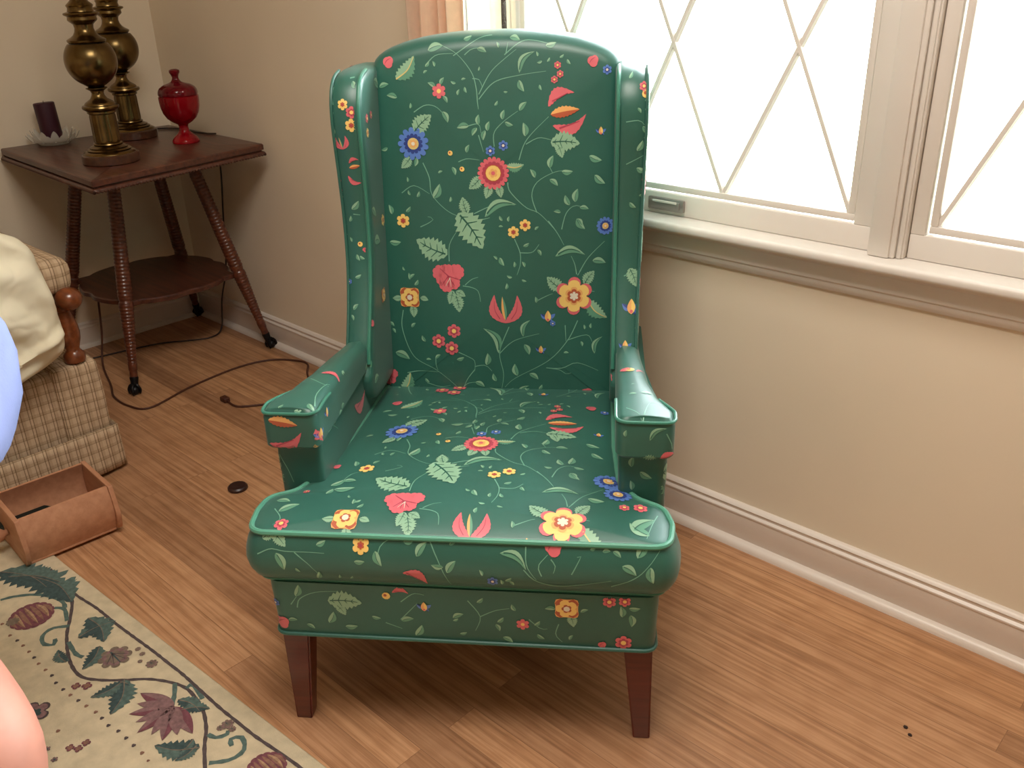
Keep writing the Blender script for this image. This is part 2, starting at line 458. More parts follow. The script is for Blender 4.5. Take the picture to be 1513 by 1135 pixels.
            s.leaf(u, v-r*.3, u-r*1.1, v+r*.4, .5, 'blue', 'dblue', .1, 0, 1); s.leaf(u, v-r*.2, u+r*1.1, v+r*.4, .5, 'blue', 'blue', -.1, 0, 1)
            s.leaf(u, v-r*.2, u+r*.7, v-r*.9, .5, 'blue', 'dblue', 0, 0, 1)
            s.leaf(u, v-r*.8, u, v+r*.9, .55, 'orange', 'yellow', 0, 0, 3); s.disc(u, v-r*.5, r*.2, 'pink', 4, 8)
        elif t == '5': s.petals(u, v, r, 6, 'yellow', 2, .32); s.petals(u, v, r*.42, 6, 'rust', 3, .3); s.disc(u, v, r*.18, 'dpink', 4, 8)
        elif t == 'H':
            for a_, rr, q_ in ((150, .55, .52), (35, .62, .50), (100, .35, .50), (255, .45, .48), (315, .45, .42), (200, .4, .40)):
                a_ = math.radians(a_); s.petals(u+r*rr*math.cos(a_), v+r*rr*math.sin(a_), r*q_, 8, 'pink', 2, .14)
            s.disc(u, v+r*.05, r*.4, 'pink', 2.2)
            for a in (-2.2, -1.6, -1.0, -.3, 2.4): s.line([(u, v+r*.1), (u+r*.75*math.cos(a), v+r*.1+r*.75*math.sin(a))], r*.07, 'dpink', 3)
            for a in (-1.9, -1.3): s.line([(u+r*.1, v), (u+r*.6*math.cos(a), v+r*.6*math.sin(a))], r*.04, 'pale', 4)
        elif t == 'Q':
            k = r*.86; pts = []
            for i in range(24):
                a = 2*PI*i/24+PI/4; q = r*(.82+.28*abs(math.cos(2*a+PI/2))**3); pts.append((u+q*math.cos(a), v+q*math.sin(a)))
            s.star(u, v, pts, 'orange', 2)
            s.star(u, v, [(u+r*.98*math.cos(PI/4+i*PI/2+d), v+r*.98*math.sin(PI/4+i*PI/2+d)) if not e else (u+r*.6*math.cos(PI/4+i*PI/2+d), v+r*.6*math.sin(PI/4+i*PI/2+d)) for i in range(4) for d, e in ((-.3, 0), (0, 0), (.3, 0), (PI/4, 1))], 'rust', 2.4)
            for i in range(4):
                a = PI/4+i*PI/2; s.disc(u+k*.9*math.cos(a), v+k*.9*math.sin(a), r*.2, 'rust', 3, 8)
            s.petals(u, v, r*.8, 5, 'yellow', 4, .25); s.petals(u, v, r*.38, 5, 'rust', 5, .3); s.disc(u, v, r*.24, 'pale', 6, 8)
        elif t == 'O':
            for i in range(6):
                a = i*PI/3+.5; s.disc(u+r*.72*math.cos(a), v+r*.72*math.sin(a), r*.36, 'pink', 2, 12)
            s.petals(u, v, r*.9, 6, 'yellow', 3, .24, 0); s.petals(u, v, r*.52, 6, 'orange', 4, .26); s.petals(u, v, r*.4, 6, 'rust', 5, .26); s.petals(u, v, r*.25, 6, 'pale', 6, .4)
    def rugmotif(s, t, p):
        s.cnt = (s.cnt+.05) % 4
        if t in 'LWw': s.line(list(zip(p[::2], p[1::2])), {'L': .0062, 'W': .0068, 'w': .0085}[t], 'line' if t != 'w' else 'teal', 2 if t == 'L' else 1, False, .16); return
        if t == 'N': 
            s.leaf(*p[:4], .5, 'teal', 'teald', .1, .9, 3); s.line([(p[0], p[1]), ((p[0]+p[2])/2-(p[3]-p[1])*.1, (p[1]+p[3])/2+(p[2]-p[0])*.1), (p[2], p[3])], .0022, 'grey', 5); return
        if t == 'Z':
            u, v = p[0], p[1]
            for i in range(9):
                a = math.radians(200+i*19); L = .075 if i % 2 else .085
                s.leaf(u, v, u+L*math.cos(a), v+L*math.sin(a)*.9, .34, 'mauve' if i % 2 else 'maroon', 'mauve', 0, 0, 3 + i % 2)
            return
        u, v, r = p[:3]
        if t == 'd': s.petals(u, v, r, 3, 'brown' if int(u*1e3) % 2 else 'line', 2, .3)
        elif t == 'E':
            s.petals(u, v, r, 16, 'maroon', 2, .06)
            for i in range(-3, 4):
                x = i*r*.26; h = math.sqrt(max(0, r*r*.86-x*x)); s.leaf(u-h*.9, v+x*.9, u+h*.9, v+x, .2 if abs(i) > 1 else .13, 'brown' if i % 2 else 'tan', 'brown', .03*i, 0, 3)
            s.petals(u-r*.2, v-r*.75, r*.3, 9, 'grey', 5, .2)
        elif t == 'F':
            s.petals(u, v, r, 8, 'grey', 3, .3); s.petals(u, v, r*.8, 7, 'mauve', 4, .25); s.petals(u, v, r*.6, 6, 'grey', 5, .3); s.line([(u-r*.6, v), (u+r*.7, v)], r*.12, 'teald', 6)
            for a in (.5, -.5, 1.1, -1.1): s.line([(u-r*.4, v), (u+r*.8*math.cos(a), v+r*.8*math.sin(a))], r*.08, 'line', 6)
        elif t == 'M':
            s.petals(u, v, r, 5, 'line', 3, .45, .5); s.petals(u, v, r*.85, 5, 'mauve', 4, .45, .5); s.petals(u+r*.1, v, r*.4, 5, 'teald', 5, .3)
        elif t == 'm': s.petals(u, v, r, 4, 'maroon', 3, .4); s.petals(u, v, r*.6, 4, 'brown', 4, .3)

def parse(t):
    out = []
    for ln in t.strip().split('\n'):
        q = ln.split(); out.append((q[0], [float(x) for x in q[1:]]))
    return out
PAT = {
 'back': '''
Y -0.195 1.019 -0.158 1.061
P -0.21 1.05 0.011 0
l -0.23 1.004 -0.211 1.01
l -0.195 0.985 -0.216 0.989
l -0.033 1.072 -0.015 1.065
l 0.009 1.073 0.005 1.083
l 0.0 0.968 0.006 0.977
l -0.031 1.032 -0.029 1.04
l -0.136 1.041 -0.128 1.051
l -0.14 1.029 -0.132 1.034
l -0.117 1.041 -0.121 1.051
l 0.048 1.014 0.058 0.993
l 0.088 1.005 0.092 0.995
l -0.076 1.01 -0.086 1.014
l -0.065 1.016 -0.056 1.018
l -0.073 0.988 -0.069 0.999
l -0.059 1.003 -0.055 0.992
l -0.033 0.933 -0.032 0.952
l -0.052 0.931 -0.076 0.927
l -0.036 0.927 -0.046 0.912
l -0.02 0.922 -0.024 0.903
l -0.015 0.921 -0.011 0.939
l 0.015 0.942 0.019 0.96
l 0.02 0.937 0.036 0.931
l 0.049 0.958 0.063 0.974
l 0.06 0.91 0.056 0.936
l -0.104 0.958 -0.094 0.937
l -0.169 0.964 -0.168 0.975
l -0.058 0.88 -0.052 0.895
l 0.079 0.831 0.069 0.847
l 0.132 0.842 0.154 0.842
l 0.108 0.827 0.124 0.814
l 0.108 0.849 0.115 0.873
l -0.181 0.822 -0.182 0.832
l -0.177 0.796 -0.181 0.806
l -0.163 0.792 -0.158 0.804
l -0.129 0.79 -0.115 0.819
l -0.117 0.84 -0.108 0.844
l -0.088 0.852 -0.082 0.836
l -0.095 0.783 -0.093 0.794
l 0.148 0.776 0.139 0.796
l 0.159 0.782 0.164 0.808
l 0.13 0.762 0.116 0.764
l 0.168 0.771 0.186 0.768
l -0.218 0.757 -0.224 0.776
l -0.188 0.762 -0.178 0.773
l 0.012 0.746 0.006 0.756
l 0.024 0.744 0.026 0.755
l 0.093 1.048 0.083 1.045
l 0.103 1.046 0.108 1.054
l 0.085 1.056 0.082 1.065
l 0.127 1.053 0.135 1.059
l 0.141 1.05 0.148 1.041
l 0.186 0.871 0.211 0.862
l 0.197 0.834 0.218 0.817
l -0.22 0.889 -0.233 0.884
l 0.018 0.993 0.026 0.993
l 0.163 0.749 0.174 0.735
c 0.049 1.027 0.079 1.065
r -0.11 0.996 0.014 0
l -0.117 1.003 -0.132 1.012
l -0.107 1.008 -0.099 1.021
l -0.102 0.987 -0.094 0.974
k 0.105 0.965 0.156 0.99
o 0.11 0.95 0.166 0.959
K 0.114 0.929 0.179 0.95
p 0.123 1.04 0.007 0
p 0.128 1.024 0.007 0
p 0.117 1.014 0.007 0
P 0.191 1.046 0.011 0
b 0.218 1.03 0.009 0
B -0.166 0.897 0.032 0
V -0.164 0.918 -0.127 0.952
V -0.173 0.871 -0.193 0.849
l -0.161 0.87 -0.165 0.853
y -0.091 0.879 0.005 0
y -0.068 0.848 0.005 0
V 0.11 0.898 0.167 0.895
V 0.123 0.895 0.133 0.868
b -0.01 0.883 0.01 0
b 0.016 0.893 0.01 0
Y 0.022 0.853 0.057 0.856
V -0.03 0.833 -0.055 0.809
V -0.014 0.818 -0.021 0.79
V 0.003 0.817 0.01 0.792
R -0.005 0.84 0.032 0
u 0.208 0.918 0.009 0
V -0.06 0.76 -0.069 0.793
c -0.024 0.753 0.041 0.778
5 -0.195 0.744 0.014 0
5 0.058 0.737 0.012 0
5 0.034 0.723 0.012 0
B 0.22 0.734 0.018 0
s -0.034 0.976 -0.036 1.001 -0.045 1.03 -0.073 1.063 -0.103 1.079
s -0.034 0.976 -0.032 0.96
s -0.031 0.989 -0.008 1.028 0.019 1.052 0.045 1.071
s -0.031 0.98 0.0 1.011 0.049 1.023 0.105 1.03
s -0.058 1.061 -0.042 1.072 -0.016 1.073
s -0.133 1.046 -0.113 1.062 -0.077 1.064
s -0.162 0.957 -0.139 0.97 -0.117 0.967 -0.099 0.95
s -0.055 0.93 -0.033 0.934 -0.028 0.917
s -0.033 0.913 -0.023 0.878
s -0.002 0.891 -0.002 0.917 0.017 0.938 0.048 0.959
s 0.047 0.865 0.063 0.904 0.11 0.95
s 0.061 0.895 0.087 0.907 0.116 0.901
s -0.148 0.86 -0.136 0.831 -0.132 0.798 -0.106 0.769 -0.079 0.755 -0.06 0.757
s -0.195 0.8 -0.169 0.815 -0.137 0.799
s -0.046 0.76 -0.004 0.777 0.041 0.777
s 0.024 0.822 0.028 0.804 0.059 0.773 0.087 0.76 0.118 0.728
s 0.082 0.762 0.072 0.795 0.083 0.822 0.118 0.841 0.143 0.843
s 0.132 0.728 0.141 0.76 0.159 0.775 0.182 0.768
s -0.075 0.862 -0.057 0.868 -0.03 0.865
s -0.043 1.018 -0.03 1.016 -0.024 1.003
s 0.023 1.062 0.027 1.082
s 0.105 0.856 0.114 0.839
s -0.159 0.732 -0.14 0.741 -0.13 0.75 -0.144 0.753
V -0.079 0.761 -0.03 0.689
V -0.104 0.676 -0.169 0.706
H -0.104 0.628 0.034 0
V -0.096 0.601 -0.104 0.572
V -0.089 0.599 -0.069 0.589
V -0.09 0.592 -0.083 0.555
V -0.207 0.583 -0.227 0.581
V -0.166 0.584 -0.149 0.579
V -0.184 0.567 -0.182 0.541
l -0.177 0.61 -0.169 0.622
Q -0.189 0.584 0.024 0
l -0.187 0.622 -0.189 0.636
l -0.185 0.626 -0.176 0.634
l -0.197 0.641 -0.201 0.649
l -0.226 0.7 -0.202 0.7
l 0.005 0.671 0.014 0.654
l 0.035 0.651 0.035 0.663
l 0.057 0.652 0.051 0.663
l 0.054 0.694 0.066 0.701
l 0.083 0.687 0.09 0.675
l 0.03 0.63 0.019 0.634
l 0.05 0.625 0.06 0.622
l 0.017 0.605 0.019 0.618
l 0.0 0.667 -0.008 0.674
l 0.195 0.664 0.222 0.659
l 0.054 0.487 0.064 0.464
l -0.028 0.439 -0.025 0.466
l 0.038 0.416 0.033 0.443
l -0.008 0.402 -0.014 0.42
l 0.064 0.421 0.083 0.408
l -0.054 0.399 -0.034 0.388
l -0.227 0.462 -0.196 0.448
l -0.138 0.452 -0.127 0.461
l -0.159 0.449 -0.148 0.449
l -0.092 0.45 -0.076 0.456
l -0.159 0.489 -0.166 0.502
l -0.188 0.519 -0.179 0.529
l 0.004 0.734 0.013 0.734
l 0.078 0.727 0.086 0.734
l 0.08 0.577 0.078 0.59
l -0.164 0.405 -0.155 0.396
l 0.162 0.749 0.179 0.728
l 0.173 0.494 0.176 0.483
l 0.137 0.469 0.148 0.469
l 0.194 0.522 0.194 0.533
l 0.181 0.52 0.179 0.53
l -0.242 0.655 -0.235 0.673
l -0.237 0.529 -0.227 0.52
l -0.231 0.515 -0.225 0.505
l 0.084 0.385 0.091 0.396
b 0.218 0.732 0.015 0
c 0.119 0.673 0.18 0.676
c -0.001 0.466 -0.033 0.521
c 0.052 0.504 0.067 0.54
c 0.04 0.363 0.063 0.393
c 0.202 0.467 0.218 0.504
V 0.135 0.605 0.102 0.631
V 0.179 0.615 0.199 0.643
Y 0.186 0.582 0.227 0.544
O 0.158 0.591 0.037 0
T 0.015 0.533 0.016 0.593
u 0.104 0.548 0.014 0
u 0.089 0.476 0.01 0
b 0.114 0.533 0.006 0
p -0.096 0.514 0.015 0
p -0.13 0.491 0.015 0
p -0.102 0.476 0.015 0
H -0.245 0.406 0.021 0
Y -0.218 0.371 -0.196 0.418
P 0.187 0.378 0.013 0
s -0.205 0.556 -0.209 0.515 -0.187 0.456 -0.143 0.429 -0.11 0.402 -0.086 0.377
s -0.203 0.417 -0.173 0.423 -0.134 0.421
s 0.022 0.525 0.001 0.469 0.008 0.419 0.002 0.379
s 0.001 0.466 0.033 0.495 0.09 0.512
s -0.101 0.662 -0.099 0.697 -0.081 0.727
s 0.166 0.539 0.145 0.496 0.104 0.451 0.032 0.409 0.007 0.384
s 0.14 0.529 0.142 0.491
s 0.145 0.497 0.185 0.508 0.197 0.492
s 0.1 0.435 0.133 0.435 0.166 0.447 0.214 0.428
s 0.163 0.636 0.159 0.657 0.151 0.675
s 0.169 0.641 0.187 0.671 0.219 0.703
s 0.105 0.745 0.123 0.721 0.138 0.694
s 0.036 0.709 0.047 0.681 0.047 0.656 0.04 0.635
s 0.047 0.681 0.072 0.682 0.086 0.698
s -0.074 0.611 -0.055 0.608 -0.041 0.599 -0.037 0.573
s -0.069 0.613 -0.055 0.625 -0.04 0.63
s -0.088 0.467 -0.069 0.458 -0.054 0.448 -0.054 0.428
s -0.054 0.428 -0.07 0.407 -0.081 0.384
s -0.054 0.435 -0.031 0.438 -0.016 0.424
s -0.138 0.456 -0.138 0.436 -0.133 0.421
s -0.086 0.379 -0.071 0.395 -0.046 0.399
s -0.16 0.395 -0.13 0.386 -0.105 0.391
s 0.165 0.634 0.174 0.648
s -0.042 0.745 -0.014 0.752
s 0.081 0.581 0.105 0.593 0.114 0.596
s 0.193 0.601 0.204 0.599
s 0.1 0.435 0.128 0.431 0.143 0.422 0.157 0.427''',
 'front': '''
5 -0.149 0.397 0.014 0
V -0.293 0.41 -0.271 0.391
V -0.309 0.401 -0.287 0.413
l -0.287 0.381 -0.276 0.351
l -0.126 0.39 -0.116 0.366
l -0.16 0.372 -0.143 0.373
l -0.06 0.384 -0.044 0.405
l -0.008 0.402 0.005 0.409
l -0.081 0.404 -0.064 0.408
l -0.018 0.369 -0.037 0.372
l -0.012 0.359 0.002 0.38
l 0.079 0.347 0.089 0.355
l 0.086 0.347 0.092 0.338
l 0.074 0.339 0.072 0.35
l 0.259 0.382 0.281 0.368
l 0.302 0.382 0.307 0.355
l 0.282 0.394 0.292 0.425
l 0.229 0.401 0.241 0.402
l 0.245 0.402 0.257 0.394
l 0.21 0.403 0.219 0.407
l 0.245 0.419 0.251 0.407
l -0.221 0.395 -0.206 0.402
l 0.044 0.357 0.039 0.367
l -0.257 0.356 -0.25 0.348
l -0.224 0.333 -0.219 0.351
l -0.188 0.337 -0.186 0.346
l -0.17 0.337 -0.165 0.344
k -0.083 0.356 -0.046 0.331
c 0.071 0.394 0.112 0.37
P 0.154 0.405 0.014 0
b 0.059 0.346 0.009 0
s -0.318 0.377 -0.296 0.387 -0.272 0.384 -0.232 0.384 -0.203 0.383
s -0.123 0.378 -0.117 0.398 -0.099 0.409
s -0.039 0.406 -0.025 0.377 -0.008 0.332
s 0.108 0.37 0.131 0.348 0.173 0.342 0.243 0.357
s 0.111 0.404 0.113 0.376 0.129 0.351
s 0.15 0.388 0.157 0.378 0.154 0.366
s 0.243 0.345 0.284 0.367 0.318 0.408
s 0.182 0.365 0.192 0.385 0.196 0.394 0.187 0.391
s -0.257 0.383 -0.235 0.364 -0.222 0.347
s 0.136 0.36 0.131 0.377 0.145 0.394''',
 'rail': '''
V -0.217 0.282 -0.16 0.28
V -0.203 0.274 -0.19 0.253
l -0.27 0.288 -0.263 0.312
l -0.22 0.235 -0.21 0.259
l -0.259 0.23 -0.246 0.221
l -0.193 0.229 -0.172 0.231
l -0.146 0.253 -0.131 0.25
l -0.097 0.247 -0.076 0.252
l -0.075 0.217 -0.063 0.24
l 0.062 0.253 0.072 0.264
l -0.011 0.258 0.007 0.267
l 0.059 0.249 0.065 0.235
l 0.126 0.232 0.138 0.223
l 0.122 0.25 0.131 0.26
l 0.092 0.279 0.086 0.292
l 0.07 0.223 0.086 0.212
l 0.178 0.224 0.184 0.234
l -0.001 0.225 0.011 0.229
l 0.156 0.287 0.139 0.286
l 0.196 0.282 0.208 0.288
l 0.262 0.276 0.259 0.298
l 0.272 0.294 0.29 0.295
l 0.275 0.281 0.277 0.257
l 0.03 0.292 0.04 0.302
l -0.011 0.252 -0.002 0.257
l -0.16 0.206 -0.146 0.207
l -0.093 0.206 -0.078 0.207
l -0.29 0.237 -0.274 0.238
V 0.179 0.275 0.185 0.251
Q 0.174 0.289 0.022 0
p 0.241 0.306 0.011 0
p 0.265 0.308 0.01 0
r 0.103 0.252 0.011 0
p 0.265 0.224 0.014 0
P 0.231 0.217 0.007 0
u -0.057 0.279 0.011 0
y -0.118 0.298 0.007 0
P -0.301 0.231 0.013 0
b -0.307 0.271 0.007 0
k -0.108 0.305 -0.081 0.304
s -0.271 0.264 -0.264 0.283 -0.236 0.298 -0.195 0.302
s 0.015 0.295 0.034 0.263 0.025 0.233
s 0.161 0.255 0.156 0.233 0.167 0.218
s -0.124 0.241 -0.097 0.23
s 0.034 0.263 0.059 0.277 0.084 0.283
s 0.113 0.262 0.132 0.244 0.147 0.245
s -0.098 0.249 -0.065 0.288
s -0.281 0.27 -0.268 0.289
s -0.095 0.286 -0.073 0.304 -0.054 0.302''',
 'armL': '''
o -0.327 0.544 -0.278 0.535
K -0.331 0.499 -0.273 0.522
s -0.326 0.467 -0.314 0.44 -0.306 0.411
c 0.3 0.524 0.326 0.546
V 0.288 0.489 0.318 0.484
k 0.317 0.488 0.344 0.497
l 0.273 0.464 0.276 0.484
l 0.287 0.455 0.307 0.443
l 0.275 0.42 0.272 0.438
l 0.261 0.53 0.263 0.542
s 0.326 0.537 0.334 0.519 0.336 0.507''',
 'armT': '''
k -0.277 0.24 -0.242 0.236
l -0.234 0.207 -0.218 0.172
l -0.248 0.266 -0.234 0.284
l -0.283 0.105 -0.27 0.106
l -0.311 0.107 -0.304 0.116
l -0.264 0.124 -0.25 0.109
s -0.253 0.122 -0.261 0.16 -0.253 0.202 -0.233 0.194
s -0.288 0.214 -0.258 0.196 -0.235 0.203
P 0.262 0.289 0.009 0
y 0.27 0.286 0.008 0
k 0.281 0.278 0.296 0.287
l 0.271 0.219 0.277 0.219
l 0.287 0.185 0.305 0.186
l 0.267 0.181 0.28 0.182
s 0.262 0.136 0.278 0.12 0.288 0.101
s 0.288 0.101 0.3 0.15 0.317 0.151''',
 'wF': '''
5 -0.269 0.99 0.01 0
p -0.253 0.976 0.011 0
5 -0.255 0.953 0.012 0
T -0.275 0.909 -0.279 0.933
k -0.267 0.883 -0.248 0.889
o -0.267 0.874 -0.246 0.878
K -0.271 0.859 -0.245 0.846
l -0.253 1.028 -0.243 1.015
l -0.252 1.04 -0.237 1.04
y -0.258 0.727 0.005 0
P -0.249 0.716 0.005 0
l -0.266 0.707 -0.26 0.695
l -0.26 0.704 -0.25 0.698
l -0.27 0.663 -0.258 0.669
l -0.273 0.604 -0.263 0.615
l -0.277 0.595 -0.272 0.585
l -0.27 0.794 -0.255 0.811
l -0.276 0.77 -0.273 0.782
l -0.274 0.731 -0.278 0.74
s -0.259 1.033 -0.242 1.035 -0.226 1.034
s -0.31 0.545 -0.292 0.55 -0.279 0.54
P -0.304 0.505 0.01 0
s -0.268 0.785 -0.251 0.783
b -0.282 0.655 0.005 0
p 0.285 1.013 0.008 0
y 0.289 1.001 0.007 0
l 0.259 1.026 0.265 1.036
l 0.285 0.946 0.293 0.928
l 0.276 0.902 0.286 0.921
l 0.276 0.871 0.295 0.864
s 0.255 0.954 0.279 0.956 0.291 0.944
s 0.257 0.878 0.281 0.89 0.293 0.896
l 0.282 0.819 0.292 0.819
l 0.265 0.807 0.277 0.797
V 0.268 0.684 0.282 0.65
u 0.273 0.615 0.016 0
u 0.263 0.548 0.011 0
Y 0.253 0.507 0.294 0.49
P 0.288 0.657 0.006 0
s 0.258 0.67 0.275 0.677 0.288 0.674
l 0.275 0.978 0.281 0.969''',
 'inL': '''
p 0.546 0.96 0.009 0
p 0.578 0.962 0.008 0
5 0.542 0.934 0.009 0
l 0.624 1.02 0.655 1.001
5 0.598 0.75 0.012 0
l 0.524 0.791 0.549 0.771
l 0.522 0.727 0.562 0.715
Q 0.55 0.605 0.016 0
P 0.455 0.579 0.007 0
u 0.125 0.533 0.011 0
u 0.086 0.513 0.012 0
k 0.039 0.514 0.091 0.496
o 0.035 0.503 0.086 0.484
K 0.02 0.502 0.069 0.459
K 0.33 0.457 0.409 0.456
l 0.217 0.495 0.235 0.495
l 0.233 0.501 0.251 0.501
l 0.155 0.489 0.172 0.49
l 0.407 0.498 0.425 0.511
l 0.423 0.464 0.457 0.464
s 0.122 0.496 0.16 0.489 0.193 0.465''',
 'rug': '''
L 1.292 -1.116 1.414 -1.118 1.508 -1.107 1.581 -1.103 1.643 -1.098 1.722 -1.091 1.785 -1.087 1.832 -1.084 1.906 -1.083 1.964 -1.082 2.016 -1.079 2.067 -1.076 2.125 -1.069 2.181 -1.063 2.225 -1.061
W 1.311 -1.124 1.402 -1.12 1.449 -1.133 1.499 -1.158 1.551 -1.187 1.626 -1.213 1.686 -1.218 1.726 -1.197 1.761 -1.166 1.792 -1.135 1.831 -1.111 1.87 -1.098 1.912 -1.1 1.948 -1.107 1.989 -1.125 2.022 -1.147 2.068 -1.172 2.091 -1.181
w 1.44 -1.167 1.46 -1.154 1.507 -1.168
w 1.523 -1.17 1.504 -1.197 1.513 -1.22 1.54 -1.228 1.557 -1.214 1.539 -1.206
w 1.571 -1.192 1.619 -1.197 1.645 -1.188
w 1.595 -1.218 1.63 -1.217
w 1.324 -1.234 1.336 -1.206 1.37 -1.169 1.423 -1.147 1.458 -1.151
w 2.061 -1.161 2.082 -1.132 2.08 -1.105 2.053 -1.093 2.042 -1.108 2.057 -1.115
w 2.002 -1.129 2.019 -1.124 2.027 -1.106 2.014 -1.097
w 1.841 -1.106 1.865 -1.119 1.89 -1.137
w 1.87 -1.098 1.871 -1.085 1.922 -1.092
d 1.411 -1.261 0.004 0
d 1.461 -1.264 0.004 0
d 1.488 -1.26 0.004 0
d 1.513 -1.258 0.004 0
d 1.541 -1.257 0.004 0
d 1.566 -1.257 0.004 0
d 1.591 -1.258 0.004 0
d 1.619 -1.256 0.004 0
d 1.644 -1.254 0.004 0
d 1.67 -1.257 0.004 0
d 1.698 -1.255 0.004 0
d 1.723 -1.252 0.004 0
d 1.748 -1.248 0.004 0
d 1.773 -1.244 0.004 0
d 1.801 -1.239 0.004 0
d 1.824 -1.238 0.004 0
d 1.85 -1.238 0.004 0
d 1.876 -1.232 0.004 0
d 1.902 -1.23 0.004 0
d 1.928 -1.229 0.004 0
d 1.955 -1.227 0.004 0
d 1.979 -1.228 0.003 0
d 1.795 -1.304 0.004 0
N 1.217 -1.196 1.36 -1.148
N 1.285 -1.157 1.449 -1.133
N 1.251 -1.191 1.358 -1.121
N 1.574 -1.174 1.581 -1.098
N 1.528 -1.133 1.626 -1.144
N 1.595 -1.218 1.6 -1.236
N 1.627 -1.22 1.58 -1.216
N 1.761 -1.166 1.828 -1.224
N 1.763 -1.171 1.758 -1.23
N 1.76 -1.174 1.784 -1.166
N 1.632 -1.155 1.673 -1.208
N 1.857 -1.156 1.888 -1.141
N 1.855 -1.16 1.897 -1.136
N 1.886 -1.163 1.903 -1.136
N 1.886 -1.123 1.944 -1.111
N 1.914 -1.132 1.95 -1.095
N 2.019 -1.154 1.956 -1.205
N 2.011 -1.156 2.014 -1.198
N 1.993 -1.152 2.003 -1.183
E 1.43 -1.21 0.045 0
E 2.143 -1.101 0.034 0
F 1.686 -1.149 0.032 0
M 1.718 -1.315 0.029 0
F 1.698 -1.108 0.006 0
F 1.718 -1.109 0.006 0
F 1.735 -1.122 0.005 0
F 1.759 -1.11 0.012 0
F 2.008 -1.094 0.012 0
F 2.024 -1.094 0.007 0
F 2.006 -1.107 0.007 0
m 1.708 -1.235 0.009 0
m 1.723 -1.221 0.01 0
M 1.823 -1.334 0.006 0
m 1.85 -1.306 0.008 0
m 1.863 -1.297 0.008 0
m 1.86 -1.282 0.008 0
M 1.856 -1.335 0.006 0
N2 1.325 -1.197 0.006 0
Z 1.897 -1.136 1.887 -1.157 1.908 -1.197''',
}
# ------------------------------------------------------------------ the room
ROOM_X, ROOM_Y, ROOM_Z = 6.4, -6.2, 2.42
def struct(name, mb, **kw):
    o = mb.build(name, **kw); o['kind'] = 'structure'; return o

b = MB(); b.box((-.1, ROOM_Y-.1, -.05), (ROOM_X+.1, .1, 0), 'floor'); struct('floor', b, smooth=False)
b = MB(); b.box((-.1, ROOM_Y-.1, ROOM_Z), (ROOM_X+.1, .1, ROOM_Z+.06), 'ceil'); struct('ceiling', b, smooth=False)
b = MB(); b.box((-.1, ROOM_Y-.1, 0), (0, .1, ROOM_Z), 'wall'); struct('wall_left', b, smooth=False)
# window wall with one wide opening
WX0, WX1, WZ0, WZ1 = 1.49, 4.55, .70, 1.99
b = MB()
b.box((0, 0, 0), (ROOM_X+.1, .11, WZ0), 'wall'); b.box((0, 0, WZ1), (ROOM_X+.1, .11, ROOM_Z), 'wall')
b.box((0, 0, WZ0), (WX0, .11, WZ1), 'wall'); b.box((WX1, 0, WZ0), (ROOM_X+.1, .11, WZ1), 'wall'); struct('wall_right', b, smooth=False)
b = MB(); b.box((0, ROOM_Y-.1, 0), (ROOM_X, ROOM_Y, ROOM_Z), 'wall'); struct('wall_back', b, smooth=False)
b = MB(); b.box((ROOM_X, ROOM_Y-.1, 0), (ROOM_X+.1, 0, ROOM_Z), 'wall'); struct('wall_far', b, smooth=False)

# baseboards: board, stepped cap and quarter-round shoe, swept along the wall
def base_profile():
    P = [(0, 0), (.016+.014, 0)]
    for k in range(1, 7):
        a = PI/2*k/6; P.append((.012+.018*math.cos(a)**.8 if k < 6 else .012, .018*math.sin(a)))
    P += [(.0125, .019), (.0125, .078), (.0145, .080), (.0145, .0835), (.0095, .088), (.0095, .094), (.012, .0965), (.0085, .102), (.003, .105), (0, .105)]
    return P
def sweep(mb, prof, a, bb, nrm, mat):
    a = Vector(a); bb = Vector(bb); nrm = Vector(nrm); vs = []; n = len(prof)
    for q in (a, bb):
        for (d, z) in prof: vs.append(tuple(q+nrm*d+Vector((0, 0, z))))
    fs = [(i, (i+1) % n, n+(i+1) % n, n+i) for i in range(n)] + [tuple(range(n)), tuple(range(n, 2*n))[::-1]]
    mb.add(vs, fs, mat)
b = MB()
for x0, x1 in ((0.0, 3.0815), (3.0825, ROOM_X)): sweep(b, base_profile(), (x0, 0, 0), (x1, 0, 0), (0, -1, 0), 'trim')
struct('baseboard_right', b, angle=30)
b = MB(); sweep(b, [(d*.55, z*.9) for d, z in base_profile()], (0, ROOM_Y, 0), (0, -.031, 0), (1, 0, 0), 'trim'); struct('baseboard_left', b, angle=30)

# ------------------------------------------------------------------ window
b = MB()   # stool (inner sill) and apron
b.box((WX0-.06, -.052, .704), (4.62, .10, .724), 'trimw', .008, seg=4)
struct('trim_1', b)
b = MB()
apr = [(0, .64), (.006, .64), (.010, .646), (.012, .652), (.012, .657), (.016, .661), (.016, .690), (.022, .697), (.030, .7035), (0, .7035)]
sweep(b, apr, (WX0-.05, 0, 0), (4.61, 0, 0), (0, -1, 0), 'trimw'); struct('trim_2', b, angle=25)
# casing at the top and sides
b = MB(); b.box((4.55, -.018, .724), (4.62, .0, 2.06), 'trimw', .003); b.box((WX0-.06, -.018, 1.99), (4.62, 0, 2.06), 'trimw', .003); struct('trim_3', b)

